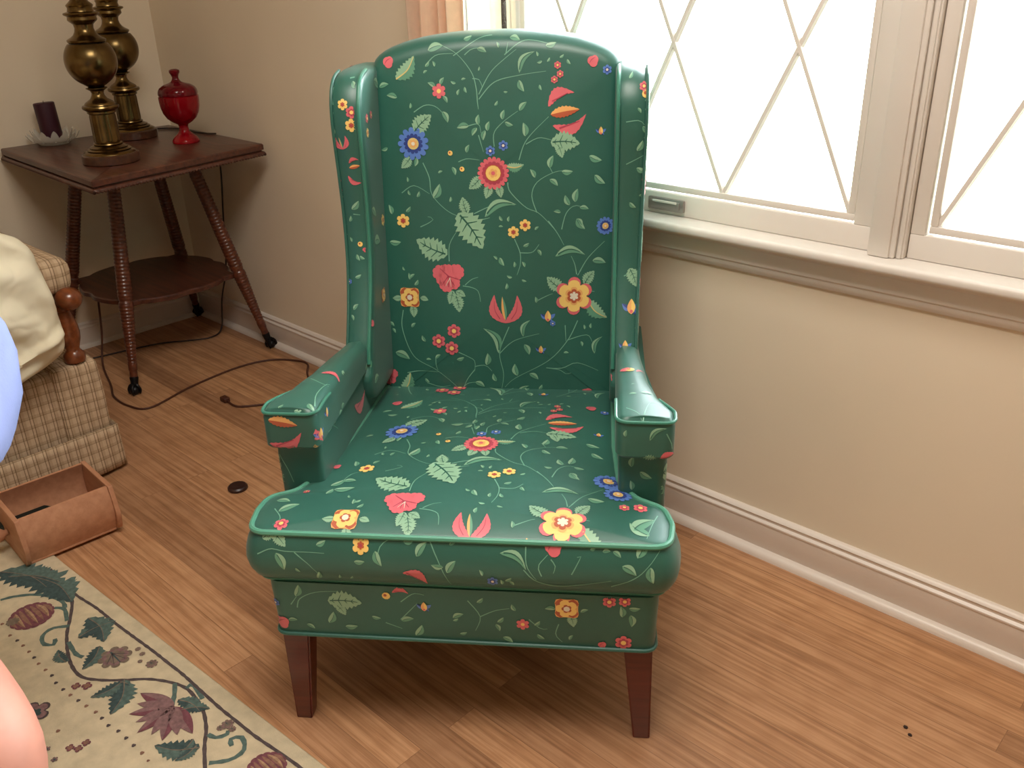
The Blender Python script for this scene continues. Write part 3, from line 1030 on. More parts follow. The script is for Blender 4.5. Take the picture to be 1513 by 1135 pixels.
def mullion(n, xl, xr, wide):
    b = MB()
    if wide:
        b.box((xl, -.004, .7245), (xr, .09, 1.99), 'trimw', .002)
        b.box((xl+.006, -.018, .7245), (xr-.022, -.0035, 1.99), 'trimw', .003)
        b.box((xr-.024, -.013, .7245), (xr-.013, -.0035, 1.99), 'trimw', .003)
        b.box((xr-.011, -.008, .7245), (xr-.003, -.0035, 1.99), 'trimw', .002)
    else: b.box((xl, .0, .7245), (xr, .09, 1.99), 'trimw', .002)
    return struct('trim_%d' % n, b)
mullion(5, 2.589, 2.655, True); mullion(6, 3.531, 3.597, True)

def window_unit(n, x0, x1, pattern=True, latch=None, swl=.026, swr=.036):
    """sash, glass and snap-in diamond grille between x0 and x1"""
    e = empty('window_%d' % n, ((x0+x1)/2, .03, .7245)); e['kind'] = 'structure'
    X = (x0+x1)/2; T = Matrix.Translation((-X, -.03, -.7245))
    top = 1.985; br = .0445
    b = MB()
    b.box((x0+.001, .008, .7245), (x1-.001, .05, .7245+br), 'trimw', .002, T); b.box((x0+.001, .008, top-.04), (x1-.001, .05, top), 'trimw', .002, T)
    b.box((x0+.001, .008, .7245+br), (x0+swl, .05, top-.04), 'trimw', .002, T); b.box((x1-swr, .008, .7245+br), (x1-.001, .05, top-.04), 'trimw', .002, T)
    b.build('window_frame', e)
    b = MB(); b.box((x0+swl-.002, .034, .7245+br-.002), (x1-swr+.002, .038, top-.038), 'glass', 0, T); b.build('pane', e)
    if pattern:
        b = MB(); gx0, gx1, gz0, gz1 = x0+swl+.0035, x1-swr-.0035, .7245+br+.003, top-.043
        w = .0135; ya, yb = .016, .028
        for lo, hi in (((gx0, ya, gz0), (gx1, yb, gz0+w)), ((gx0, ya, gz1-w), (gx1, yb, gz1)), ((gx0, ya, gz0+w), (gx0+w, yb, gz1-w)), ((gx1-w, ya, gz0+w), (gx1, yb, gz1-w))): b.box(lo, hi, 'trimw', .002, T)
        ix0, ix1, iz0, iz1 = gx0+w*.7, gx1-w*.7, gz0+w*.7, gz1-w*.7
        nx = 3; dx = (ix1-ix0)/nx; nz = 2; dz = (iz1-iz0)/nz
        mw = .0062
        def bar(p, q, oy=0):
            p = Vector((p[0], (ya+yb)/2+.001+oy, p[1])); q = Vector((q[0], (ya+yb)/2+.001+oy, q[1])); d = (q-p).normalized(); s = Vector((-d.z, 0, d.x))*mw; t = Vector((0, .0045, 0))
            vs = [p+s+t, p+s*.6-t, p-s*.6-t, p-s+t, q+s+t, q+s*.6-t, q-s*.6-t, q-s+t]
            b.add([tuple(v) for v in vs], [(0, 1, 2, 3), (7, 6, 5, 4), (0, 4, 5, 1), (1, 5, 6, 2), (2, 6, 7, 3), (3, 7, 4, 0)], 'trimw', T)
        # lattice of tall diamonds: every vertex on the bottom rail sends a bar up to both sides
        sl = dz/dx*1.0
        for k in range(-nz, nx+nz+1):
            for sg in (1, -1):
                # line starting at (ix0+k*dx, iz0) with slope sg*dz/(dx/2)... clipped to the frame
                m = sg*(dz/2)/(dx/2)
                xa, za = ix0+k*dx, iz0
                pts = []
                for xx in (ix0, ix1):
                    zz = za+m*(xx-xa)
                    if iz0-1e-6 <= zz <= iz1+1e-6: pts.append((xx, zz))
                for zz in (iz0, iz1):
                    xx = xa+(zz-za)/m
                    if ix0-1e-6 < xx < ix1+1e-6: pts.append((xx, zz))
                pts = sorted(set((round(a, 5), round(c, 5)) for a, c in pts))
                if len(pts) >= 2 and (pts[-1][0]-pts[0][0]) > .01: bar(pts[0], pts[-1], .0005*sg)
        b.build('lattice', e, angle=30)
    if latch:
        b = MB(); lx = latch
        b.box((lx-.045, -.001, .733), (lx+.045, .008, .760), 'latch', .003, T)
        b.box((lx-.036, -.004, .739), (lx+.036, .001, .755), 'latch', .002, T)
        b.box((lx-.030, -.006, .751), (lx+.030, -.003, .756), 'trimw', .0012, T)
        lo = b.build('latch', e); lo['label'] = 'grey recessed sash latch'
    return e
window_unit(1, 1.49, 1.699, pattern=False, swl=.02, swr=.012)
window_unit(2, 1.7, 2.5885, latch=2.146, swl=.017)
window_unit(3, 2.6555, 3.5305)
window_unit(4, 3.5975, 4.545)
# curtains
def drape(name, x0, x1, y, amp, waves, mat, z0, z1, ph=0., n=160):
    b = MB(); vs = []; fs = []; rows = 14
    for j in range(rows+1):
        z = z0+(z1-z0)*j/rows
        for i in range(n+1):
            t = i/n; x = x0+(x1-x0)*t + .006*math.sin(j*.5+t*9)
            yy = y+amp*math.sin(2*PI*waves*t+ph+.3*math.sin(j*.25))*(1-.15*j/rows)+amp*.3*math.sin(2*PI*waves*2.3*t+1)
            vs.append((x, yy, z))
    for j in range(rows):
        for i in range(n): a = j*(n+1)+i; fs.append((a, a+1, a+n+2, a+n+1))
    b.add(vs, fs, mat); o = b.build(name, angle=180)
    md = o.modifiers.new('thickness', 'SOLIDIFY'); md.thickness = .0012
    return o
c = drape('curtain', 1.435, 1.625, -.075, .018, 4.2, 'curtain', .60, 2.10)
tag(c, 'peach pleated curtain panel hanging left of the window', 'curtain')
c = drape('sheer_curtain', 1.60, 1.715, -.040, .006, 2.2, 'sheer', .735, 2.08)
tag(c, 'white sheer curtain strip glowing in the window beside the peach curtain', 'curtain')
b = MB(); b.tube([(1.28, -.075, 2.12), (4.7, -.075, 2.12)], .011, 'brass', 12); tag(b.build('curtain_rod'), 'brass curtain rod above the window', 'curtain rod')

# ------------------------------------------------------------------ the wing chair
CH = empty('wing_chair', (2.319, -.798, 0), math.radians(37.24))
tag(CH, 'green floral wingback armchair with red wooden legs beside the window', 'armchair')
YB = lambda z: .575+.117*(z-.37)          # front surface of the inside back
def welt(name, pts, r, parent, mat='welt', closed=True):
    b = MB(); b.tube(pts, r, mat, 8, closed=closed); return b.build(name, parent)
def prints(mb, key, frame, clip=None, shift=(0, 0), lift=.00035):
    P = Print(mb, frame, clip=clip, lift=lift)
    for t, p in (parse(PAT[key]) if isinstance(key, str) else key):
        q = list(p)
        if t in 'lckoKTVY' or t == 's': q = [x+shift[i % 2] for i, x in enumerate(q)]
        else: q[0] += shift[0]; q[1] += shift[1]
        P.motif(t, q)
DN = lambda u, v: (Vector((u, v, 1.5)), Vector((0, 0, -1)))
FR = lambda u, v: (Vector((u, -1, v)), Vector((0, 1, 0)))
def mirrored(L, axis=0): 
    out = []
    for t, p in L:
        q = list(p)
        if t in 'lckoKTVYs': q = [(-x if i % 2 == axis else x) for i, x in enumerate(q)]
        else: q[axis] = -q[axis]
        out.append((t, q))
    return out
def moved(L, du, dv): return [(t, [x+(du if i % 2 == 0 else dv) if (t in 'lckoKTVYs' or i < 2) else x for i, x in enumerate(p)]) for t, p in L]

# seat rail (upholstered box under the cushion)
b = MB()
out = rpoly([(-.314, -.03, .022), (.317, -.03, .022), (.300, .66, .02), (-.300, .66, .02)], .009)
zs = [(-.006, .206), (-.001, .2075), (.0, .212), (.001, .25), (.003, .30), (.003, .316)]
puff(b, out, zs, 'green', lambda a, c, d: (a, c, d), center=lambda p: Vector((0, .3+(p.y-.3)*.5)), steps=4)
weld(b); prints(b, 'rail', FR)
side = parse(PAT['rail'])
sideL = lambda u, v: (Vector((-1, u+.33, v)), Vector((1, 0, 0)))
sideR = lambda u, v: (Vector((1, u+.33, v)), Vector((-1, 0, 0)))
P = Print(b, sideL); [P.motif(t, p) for t, p in mirrored(side)]
rail = b.build('seat_rail', CH)
welt('piping', [(p.x, p.y, .2085) for p in offset(out, .0015)], .0035, rail, 'green')

# seat cushion, T-shaped
b = MB()
T_out = [(-.331, -.030, .030), (.329, -.030, .030), (.336, .030, .05), (.325, .075, .04), (.283, .102, .04), (.252, .150, .05), (.243, .30, 0), (.240, .592, .03), (-.250, .592, .03), (-.253, .30, 0), (-.260, .165, .05), (-.293, .092, .04), (-.334, .070, .04), (-.338, .030, .05)]
out = rpoly(T_out, .0085)
rings = [(-.012, .318), (-.002, .320), (.008, .328), (.015, .342), (.018, .358), (.016, .374), (.011, .390), (.004, .403), (0, .409), (-.004, .4125)]
def crown(s, q): 
    return .016*(1-(1-s)**2.2)*(1 if q.y < .3 else max(0, 1-(q.y-.3)*1.2)) 
slope = lambda y: -.030*max(0, (y-.12)/.47)**1.3
puff(b, out, rings, 'green', lambda a, c, d: (a, c, d+(slope(c) if d > .39 else 0)), center=lambda p: Vector((0, .12+(p.y-.12)*.5)), steps=30, crown=crown)
weld(b)
BASE = parse(PAT['back'])
seatP = [(t, [p[0], p[1]+.020, p[2], p[3]+.012] if t == 'T' else p) for t, p in moved(BASE, .008, -.585)]
prints(b, seatP, DN, clip=lambda u, v: v > -.032)
prints(b, moved(seatP, 0, .64), DN, clip=lambda u, v: v > .515)
prints(b, 'front', FR, clip=lambda u, v: v < .408)
ears = parse('''l -0.30 0.02 -0.27 0.04
l -0.315 0.055 -0.29 0.05
p -0.272 0.082 0.006 0
p 0.288 0.066 0.012 0
p 0.262 0.062 0.009 0
B 0.236 0.146 0.026 0
B 0.252 0.105 0.024 0
p -0.283 -0.015 0.012 0
P -0.246 0.175 0.008 0
l 0.30 -0.01 0.27 0.02
l 0.275 0.0 0.31 0.035
s 0.315 0.05 0.305 0.02 0.295 -0.02
s -0.31 0.03 -0.29 0.0 -0.30 -0.02
s -0.22 0.11 -0.21 0.14 -0.19 0.15
l -0.235 0.10 -0.215 0.12
l -0.225 0.085 -0.19 0.09''')
prints(b, ears, DN)
cush = b.build('seat_cushion', CH)
welt('piping', [(p.x, p.y, .4105+slope(p.y)) for p in offset(out, .0018)], .0048, cush, 'weltlit')
welt('piping', [(p.x, p.y, .3195) for p in offset(out, -.003)], .0040, cush, 'welt')

# inside back
b = MB()
bo = [(-.266, .345, .015), (.262, .345, .015), (.262, .70, 0), (.254, 1.028, .02)]
arch = [(.250*math.cos(a)*1.0, 1.034+.068*math.sin(a)**.82) for a in [PI*k/28 for k in range(1, 28)]]
bo2 = [Vector(p[:2]) for p in rpoly(bo+[(x, z, 0) for x, z in arch]+[(-.256, 1.028, .02), (-.264, .70, 0)], .009)]
def back3(a, c, d): return (a, YB(c)-d, c)
rings = [(-.03, -.115), (-.012, -.108), (-.003, -.098), (0, -.085), (.0, -.05), (-.001, -.035), (-.004, -.022), (-.009, -.012), (-.016, -.005), (-.024, -.001), (-.030, 0)]
puff(b, bo2, rings, 'green', back3, center=lambda p: Vector((0, .70+(p.y-.70)*.45)), steps=26, crown=lambda s, q: .010*(1-(1-s)**2))
weld(b)
prints(b, BASE, lambda u, v: (Vector((u, -1, v)), Vector((0, 1, 0))), clip=lambda u, v: v > .36 and abs(u) < .255)
extra = parse('''l -0.06 1.088 -0.045 1.094
l 0.10 1.075 0.12 1.08
l -0.13 1.07 -0.10 1.078
l 0.03 1.09 0.05 1.085
s -0.08 1.06 -0.03 1.09 0.0 1.095
s 0.02 1.06 0.06 1.085 0.12 1.075''')
prints(b, extra, lambda u, v: (Vector((u, -1, v)), Vector((0, 1, 0))))
b.build('backrest', CH)
# outside back panel and frame below, closing the rear of the chair
b = MB()
ob = rpoly([(-.292, .207, .02), (.292, .207, .02), (.292, .60, 0), (.288, .99, .02), (.20, 1.05, .1), (0, 1.075, .2), (-.20, 1.05, .1), (-.288, .99, .02), (-.292, .60, 0)], .012)
puff(b, ob, [(-.004, -.135), (0, -.130), (0, -.102), (-.004, -.098)], 'green', back3, center=lambda p: Vector((0, .6+(p.y-.6)*.5)), steps=12)
weld(b)
BK = lambda u, v: (Vector((-u, 3, v)), Vector((0, -1, 0)))
prints(b, BASE, BK); prints(b, moved(BASE, 0, -.62), BK, clip=lambda u, v: v < .36)
b.build('outside_back', CH)

# wings and arms
wing2 = [(.405, .47), (.418, .50), (.432, .54), (.452, .58), (.480, .64), (.500, .70), (.512, .78), (.514, .86), (.513, .92), (.514, .965), (.522, 1.0), (.545, 1.028), (.585, 1.040), (.645, 1.043), (.735, 1.040), (.742, 1.02), (.725, .90), (.70, .70), (.68, .50), (.66, .42), (.45, .42)]
wloop = [Vector((p.x, p.y)) for p in catmull([(a, c, 0) for a, c in wing2], 6, closed=True)]
wl = []
for p in wloop:
    if not wl or (p-wl[-1]).length > .006: wl.append(p)
wingFl = parse(PAT['wF']); inL = [(t, [x+(.028 if i % 2 == 0 and (t in 'lckoKTVYs' or i < 2) and p[0] < .2 else 0) for i, x in enumerate(p)]) for t, p in parse(PAT['inL'])]
for sg in (-1, 1):
    b = MB()
    th = lambda c: .288+.008*max(0, min(1, (c-.6)/.35))
    def w3(a, c, d, sg=sg): 
        # d: 0 inner face .. 1 outer face
        return (sg*(.2345+(th(c)-.2345)*d), a, c)
    rings = [(-.010, .0), (-.003, .05), (0, .12), (.003, .35), (.003, .6), (0, .85), (-.004, .95), (-.012, 1.)]
    puff(b, wl, rings, 'green', w3, center=lambda p: Vector((.60, .72+(p.y-.72)*.55)), steps=14)
    weld(b)
    prints(b, [m for m in wingFl if m[1][0]*sg > 0], FR, clip=lambda u, v: abs(u) > .247)
    if sg < 0:
        IN = lambda u, v: (Vector((0, u, v)), Vector((-1, 0, 0)))
        prints(b, inL, IN)
        OUT = lambda u, v: (Vector((-1, u+.55, v)), Vector((1, 0, 0)))
    else:
        IN = lambda u, v: (Vector((0, u, v)), Vector((1, 0, 0)))
        prints(b, moved(inL, .01, .04), IN)
        OUT = lambda u, v: (Vector((1, u+.55, v)), Vector((-1, 0, 0)))
    prints(b, BASE, OUT, clip=lambda u, v: abs(u) < .22)
    wg = b.build('wing', CH)
    k0 = [i for i, p in enumerate(wl) if p.x < .60 and p.y > .50]
    seq = [wl[i] for i in k0]
    lp = [(sg*(.2345+.0055), p.x-.003 if p.y < 1.0 else p.x-.001, p.y+(.002 if p.y > 1. else 0)) for p in seq]
    welt('piping', lp, .0040, wg, closed=False)
    lp = [(sg*(th(p.y)-.0035), p.x+.0005, p.y+(.001 if p.y > 1. else 0)) for p in seq]
    welt('piping', lp, .0030, wg, 'green', closed=False)

    # arm: lower panel
    b = MB()
    pl = rpoly([(.252, .118, .012), (.331, .118, .016), (.326, .25, .05), (.303, .42, .02), (.300, .66, .01), (.2525, .66, .01)], .009)
    pl = [Vector((sg*p.x, p.y)) for p in pl]
    ttop = lambda y: .500+0*y
    puff(b, pl, [(-.003, .3165), (0, .320), (0, .40), (.001, .49), (0, .502)], 'green', lambda a, c, d: (a+(0 if d > .33 else 0), c, d), center=lambda p: Vector((sg*.28, .38+(p.y-.38)*.8)), steps=3)
    weld(b)
    prints(b, [m for m in parse(PAT['armL']) if m[1][0]*sg > 0], FR)
    if sg < 0: prints(b, [m for m in inL if m[1][0] < .40], lambda u, v: (Vector((-.20, u, v)), Vector((-1, 0, 0))))
    prints(b, moved(side, 0, .17), (lambda u, v: (Vector((-1, u+.33, v)), Vector((1, 0, 0)))) if sg < 0 else (lambda u, v: (Vector((1, u+.33, v)), Vector((-1, 0, 0)))))
    b.build('arm_panel', CH)
    # arm: padded top
    b = MB()
    pp = rpoly([(.2455, .098, .022), (.340, .098, .022), (.3405, .135, .02), (.318, .180, .04), (.303, .250, .08), (.292, .40, .1), (.288, .52, 0), (.2455, .52, 0)], .007)
    pp = [Vector((sg*p.x, p.y)) for p in pp]
    arc = lambda y: .006*math.sin(min(1, max(0, (y-.09)/.35))*PI)-.018*max(0, (y-.2)/.3)
    rings = [(-.012, .4885), (-.004, .4895), (.0, .494), (.0, .52), (.0, .545), (-.003, .5535), (-.009, .5585)]
    puff(b, pp, rings, 'green', lambda a, c, d: (a, c, d+(arc(c) if d > .53 else 0)), center=lambda p: Vector((sg*(.290-.04*max(0, p.y-.15)/.37), .13+(p.y-.13)*.92)), steps=10, crown=lambda s, q: .004*(1-(1-s)**2))
    weld(b)
    prints(b, [m for m in parse(PAT['armT']) if m[1][0]*sg > 0], DN)
    prints(b, [m for m in parse(PAT['armL']) if m[1][0]*sg > 0], FR, clip=lambda u, v: v < .552)
    if sg < 0: prints(b, [m for m in inL if m[1][0] < .42], lambda u, v: (Vector((-.10, u, v)), Vector((-1, 0, 0))), clip=lambda u, v: v < .55)
    ar = b.build('armrest', CH)
    fl_ = [p for p in offset(pp, -.0015) if p.y < .17]
    fl_.sort(key=lambda p: math.atan2(p.y-.155, (p.x-sg*.293)) % (2*PI) if False else 0)
    # welt along the front and sides of the pad's top edge
    idx = [i for i, p in enumerate(pp) if p.y < .19]
    N = len(pp); st_ = next(i for i in idx if (i-1) % N not in idx); seq = []
    i = st_
    while i % N in idx: seq.append(pp[i % N]); i += 1
    welt('piping', [(p.x, p.y+.0012*(1 if p.y < .11 else 0), .5545+arc(p.y)-.004*max(0, (p.y-.13)/.05)**2) for p in seq], .0030, ar, closed=False)

# legs
def leg(x, y, top, bot, splay=(0, 0), h=.208):
    b = MB(); vs = []
    for z, w, ox, oy in ((0, bot, splay[0], splay[1]), (.002, bot+.001, splay[0], splay[1]), (h, top, 0, 0)):
        for sx, sy in ((-1, -1), (1, -1), (1, 1), (-1, 1)): vs.append((x+ox+sx*w, y+oy+sy*w, z))
    fs = [(3, 2, 1, 0), (8, 9, 10, 11)]
    for r in (0, 4):
        for i in range(4): fs.append((r+i, r+(i+1) % 4, r+4+(i+1) % 4, r+4+i))
    bm = bmesh.new(); V = [bm.verts.new(v) for v in vs]; [bm.faces.new([V[i] for i in f]) for f in fs]
    ed = [e for e in bm.edges if abs(e.verts[0].co.z-e.verts[1].co.z) > .05]
    bmesh.ops.bevel(bm, geom=ed, offset=.003, segments=2, affect='EDGES')
    b.bm(bm, 'legwood'); return b.build('leg', CH, angle=50)
leg(-.284, -.001, .0235, .0135, (-.014, .003)); leg(.289, -.001, .0235, .0135, (.012, .003))
leg(-.26, .60, .022, .014, (-.01, .05)); leg(.26, .60, .022, .014, (.01, .05))

# ------------------------------------------------------------------ corner table and what stands on it
ZT = .728
TB = empty('corner_table', (.277, -.29, 0))
tag(TB, 'antique dark walnut table with turned splayed legs and lower shelf in the corner', 'table')
TT = Matrix.Translation((-.277, -.29*-1, 0))
quad = [(.760, -.625), (.662, -.036), (.030, -.020), (.016, -.592)]
def slab(mb, q, r, rings, mat):
    o = rpoly([(x, y, r) for x, y in q], .02)
    puff(mb, o, rings, mat, lambda a, c, d: tuple(TT @ Vector((a, c, d))), center=lambda p: Vector((.38, -.31)), steps=2)
b = MB(); slab(b, quad, .006, [(-.006, ZT-.020), (0, ZT-.018), (.0, ZT-.004), (-.003, ZT-.0008), (-.006, ZT)], 'oldwood'); b.build('table_top', TB, angle=25)
b = MB(); slab(b, quad, .006, [(-.006, ZT-.036), (.003, ZT-.033), (.004, ZT-.028), (.001, ZT-.0245), (-.008, ZT-.0235), (-.008, ZT-.0205)], 'oldwood')
# beaded lower rim
for i in range(4):
    a = Vector(quad[i]); c = Vector(quad[(i+1) % 4]); n = int((c-a).length/.011)
    for k in range(n+1):
        p = a+(c-a)*k/n
        bm = bmesh.new(); bmesh.ops.create_icosphere(bm, subdivisions=1, radius=.0055)
        for v in bm.verts: v.co += Vector((p.x, p.y, ZT-.033))
        b.bm(bm, 'oldwood', TT)
b.build('moulding', TB, angle=60)
# lower shelf with lobed edges
b = MB(); cx, cy, hh = .277, -.29, .205
sh = []
for k in range(4):
    a0 = PI/4+k*PI/2; c0 = Vector((hh*math.sqrt(2)*math.cos(a0), hh*math.sqrt(2)*math.sin(a0))); a1 = a0+PI/2
    c1 = Vector((hh*math.sqrt(2)*math.cos(a1), hh*math.sqrt(2)*math.sin(a1))); nn = Vector((math.cos(a0+PI/4), math.sin(a0+PI/4)))
    for j in range(28):
        t = j/28; bul = -.012+.045*(math.sin(PI*min(1, max(0, (t-.16)/.68)))**.55 if .16 < t < .84 else 0)-.012*math.exp(-((t-.5)/.06)**2)
        sh.append(c0+(c1-c0)*t+nn*bul*(1 if .03 < t < .97 else 0))
puff(b, sh, [(-.004, .262), (0, .265), (0, .276), (-.004, .280)], 'oldwood', lambda a, c, d: (a, c, d), center=lambda p: p*.0, steps=3); b.build('shelf', TB, angle=30)
for sx, sy in ((1, -1), (1, 1), (-1, 1), (-1, -1)):
    foot = Vector((sx*.245, sy*.245, .045)); top = Vector((sx*.125, sy*.125, ZT-.037)); ax = top-foot; L = ax.length
    R = ax.to_track_quat('Z', 'Y').to_matrix().to_4x4(); T = Matrix.Translation(foot) @ R
    prof = []; n = 300
    for i in range(n+1):
        z = L*i/n; f = i/n
        if f < .05: r = .012
        elif f < .36: r = .0135+.012*((f-.05)/.31)
        elif f < .40: r = .0265-.004*math.sin(PI*(f-.36)/.04)
        elif f < .9: r = .0255-.003*((f-.4)/.5)
        else: r = .019
        if .08 < f < .90:
            w = .0105 if f < .36 else .0115
            r = r*.86+.0022*abs(math.sin(PI*z/w))-.001
        if f > .90: r = .0175+.003*math.sin(PI*(f-.9)/.1)
        prof.append((r, z))
    lb = MB(); lb.lathe(prof, 'turned', 20, T); lg = lb.build('leg', TB, angle=80)
    fb = MB(); T2 = Matrix.Translation(foot)
    fb.lathe([(.0128, .012), (.0138, .008), (.0125, -.0), (.010, -.03)], 'iron', 16, Matrix.Translation(foot) @ R)
    out_ = Vector((sx, sy, 0)).normalized()
    base = Vector((foot.x, foot.y, 0))+out_*.012
    bm = bmesh.new(); bmesh.ops.create_uvsphere(bm, u_segments=16, v_segments=10, radius=.0155)
    for v in bm.verts: v.co = v.co+base+Vector((0, 0, .0158))
    fb.bm(bm, 'iron')
    for q in range(4):
        a = q*PI/2+PI/4; d = Vector((math.cos(a), math.sin(a), 0))
        fb.tube(catmull([foot+Vector((0, 0, -.012))-out_*.0, base+d*.010+Vector((0, 0, .034)), base+d*.019+Vector((0, 0, .018)), base+d*.015+Vector((0, 0, .004))], 5), .0048, 'iron', 6, rf=lambda t: 1.1-.5*t)
    ft = fb.build('claw_foot', lg); 

def at(name, label, cat, x, y, z, group=None, rz=0.):
    return tag(empty(name, (x, y, z), rz), label, cat, group)
def lamp(x, y, label, k=.83):
    e = at('brass_lamp', label, 'lamp', x, y, ZT+.0004, 'brass table lamps on the corner table')
    b = MB(); b.lathe([(.088*k, 0), (.094*k, .002), (.094*k, .024), (.090*k, .0268)], 'lampbase', 48); b.build('base', e, angle=30)
    q = .000628*k
    def rz_(z):
        A_ = [(0, 0), (.033, .027), (.092, .057), (.152, .135), (.176, .160), (.262, .208), (.391, .331), (1.391, 1.331)]
        for (a, b_), (c, d_) in zip(A_, A_[1:]):
            if z <= c: return b_+(d_-b_)*(z-a)/(c-a)
    pf = [(.088*k, .0332), (138*q, .034), (136*q, .038), (124*q, .045), (112*q, .049), (116*q, .053), (108*q, .058), (100*q, .062), (102*q, .066), (86*q, .072), (80*q, .076), (72*q, .080), (78*q, .083), (76*q, .088), (68*q, .092)]
    pf += [(69*q, .094), (66*q, .152)]
    pf += [(74*q, .155), (74*q, .160), (80*q, .162), (92*q, .166), (95*q, .170), (92*q, .174), (80*q, .176), (78*q, .181), (72*q, .188), (60*q, .195), (44*q, .205), (34*q, .220), (31*q, .232), (36*q, .244), (50*q, .252), (56*q, .255), (54*q, .258), (44*q, .260), (40*q, .262)]
    b = MB()
    def fl(a, z): return 1+(.035*math.cos(14*a) if .062 < z < .132 else 0)
    pf2 = []
    for i, (r, z) in enumerate(pf):
        pf2.append((r, z))
        if abs(z-.094) < 1e-6: pf2 += [(68.8*q, .098), (66.2*q, .148)]
    pf2 = [(r, rz_(z)) for r, z in pf2]
    b.lathe(pf2, 'brass', 56, rfun=fl); b.build('column', e, angle=35)
    b = MB(); zc, R = .277, .0830*k; pr = []
    for i in range(25):
        a = math.radians(-60)+math.radians(60+41)*i/24; pr.append((R*math.cos(a), zc+R*math.sin(a)))
    pr = [(.026*k, .2085)]+pr; b.lathe(pr, 'brass', 56); b.build('globe', e, angle=40)
    z = .326
    pf = [(90*q, z-.002), (96*q, z+.001), (98*q, z+.006), (90*q, z+.009), (78*q, z+.012), (62*q, z+.018), (52*q, z+.026), (47*q, z+.036), (50*q, z+.045), (60*q, z+.050), (68*q, z+.053), (74*q, z+.057), (72*q, z+.064), (74*q, z+.066), (86*q, z+.069), (90*q, z+.072), (86*q, z+.075), (66*q, z+.078), (62*q, z+.086), (64*q, z+.090), (68*q, z+.093), (62*q, z+.097), (50*q, z+.102), (36*q, z+.110), (26*q, z+.125), (20*q, z+.15), (20*q, z+.16), (28*q, z+.165), (28*q, z+.20), (.010, z+.205)]
    b = MB(); b.lathe(pf, 'brass', 48); b.build('finial_neck', e, angle=35)
    b = MB(); b.lathe([(.017, z+.2055), (.019, z+.215), (.019, z+.25), (.010, z+.262)], 'brass', 24); b.build('socket', e)
    return e
lamp(.545, -.470, 'nearer tall brass table lamp with round globe body, at the table front')
lamp(.186, -.231, 'rear tall brass table lamp standing behind the other, nearest the wall corner')

# covered ruby dish
e = at('covered_candy_dish', 'red pressed glass covered candy dish on a pedestal on the corner table', 'dish', .430, -.172, ZT+.0004)
def fac(a, z): return 1+(.03*abs(math.cos(5*a)) if z > .055 else .02*abs(math.cos(6*a)))
q = .000575
b = MB(); b.lathe([(70*q, 0), (72*q, .004), (68*q, .010), (58*q, .018), (38*q, .028), (27*q, .036), (24*q, .048), (27*q, .056), (52*q, .064), (76*q, .076), (92*q, .092), (100*q, .110), (103*q, .130), (103*q, .142), (98*q, .144), (92*q, .142), (90*q, .12), (70*q, .085), (20*q, .072)], 'ruby', 60, rfun=fac); b.build('bowl', e, angle=50)
b = MB(); b.lathe([(60*q, .1452), (99*q, .1455), (101*q, .150), (98*q, .160), (90*q, .168), (70*q, .176), (42*q, .181), (26*q, .185), (18*q, .192), (16*q, .198), (20*q, .206), (27*q, .213), (26*q, .219), (14*q, .2225)], 'rubyd', 60, rfun=lambda a, z: 1+.04*abs(math.cos(5*a))); b.build('lid', e, angle=50)

# crystal lotus dish with candle
e = at('crystal_lotus_dish', 'clear crystal lotus petal candle dish at the left of the table top', 'dish', .088, -.448, ZT+.0004)
b = MB(); b.lathe([(.044, 0), (.048, .002), (.052, .008), (.052, .012), (.044, .0135), (.01, .0125)], 'crystal', 40)
for ring, (n, r0, r1, h, w) in enumerate(((11, .040, .080, .036, .034), (11, .034, .064, .048, .030))):
    for k in range(n):
        a = 2*PI*(k+.5*ring)/n; d = Vector((math.cos(a), math.sin(a), 0)); s = Vector((-math.sin(a), math.cos(a), 0))
        P = [d*r0+Vector((0, 0, .006)), d*(r0*.4+r1*.6)+Vector((0, 0, h*.40)), d*r1+Vector((0, 0, h))]
        C = catmull(P, 6); vs = []; m = len(C)
        for i, p in enumerate(C):
            t = i/(m-1); ww = w/2*(math.sin(PI*(.22+.78*t))**.8 if t < 1 else .02); th = .005*(1-.75*t)
            vs += [tuple(p-s*ww), tuple(p+d*th), tuple(p+s*ww), tuple(p-d*th*.6)]
        fs = []
        for i in range(m-1):
            for j in range(4): fs.append((4*i+j, 4*i+(j+1) % 4, 4*i+4+(j+1) % 4, 4*i+4+j))
        fs += [(3, 2, 1, 0), (4*m-4, 4*m-3, 4*m-2, 4*m-1)]
        b.add(vs, fs, 'crystal')
b.build('bowl', e, angle=30)
e = at('pillar_candle', 'dark burgundy pillar candle leaning in the crystal dish', 'candle', .090, -.450, ZT+.0155)
e.rotation_euler = (math.radians(-1), math.radians(-3.5), math.radians(35))
b = MB(); b.lathe([(.0305, .0), (.0315, .002), (.0315, .112), (.029, .1145), (.012, .1125)], 'wax', 40); b.build('wax_body', e, angle=40)
b = MB(); b.tube([(0, 0, .1125), (.001, 0, .120)], .001, 'iron', 6); b.build('wick', e)

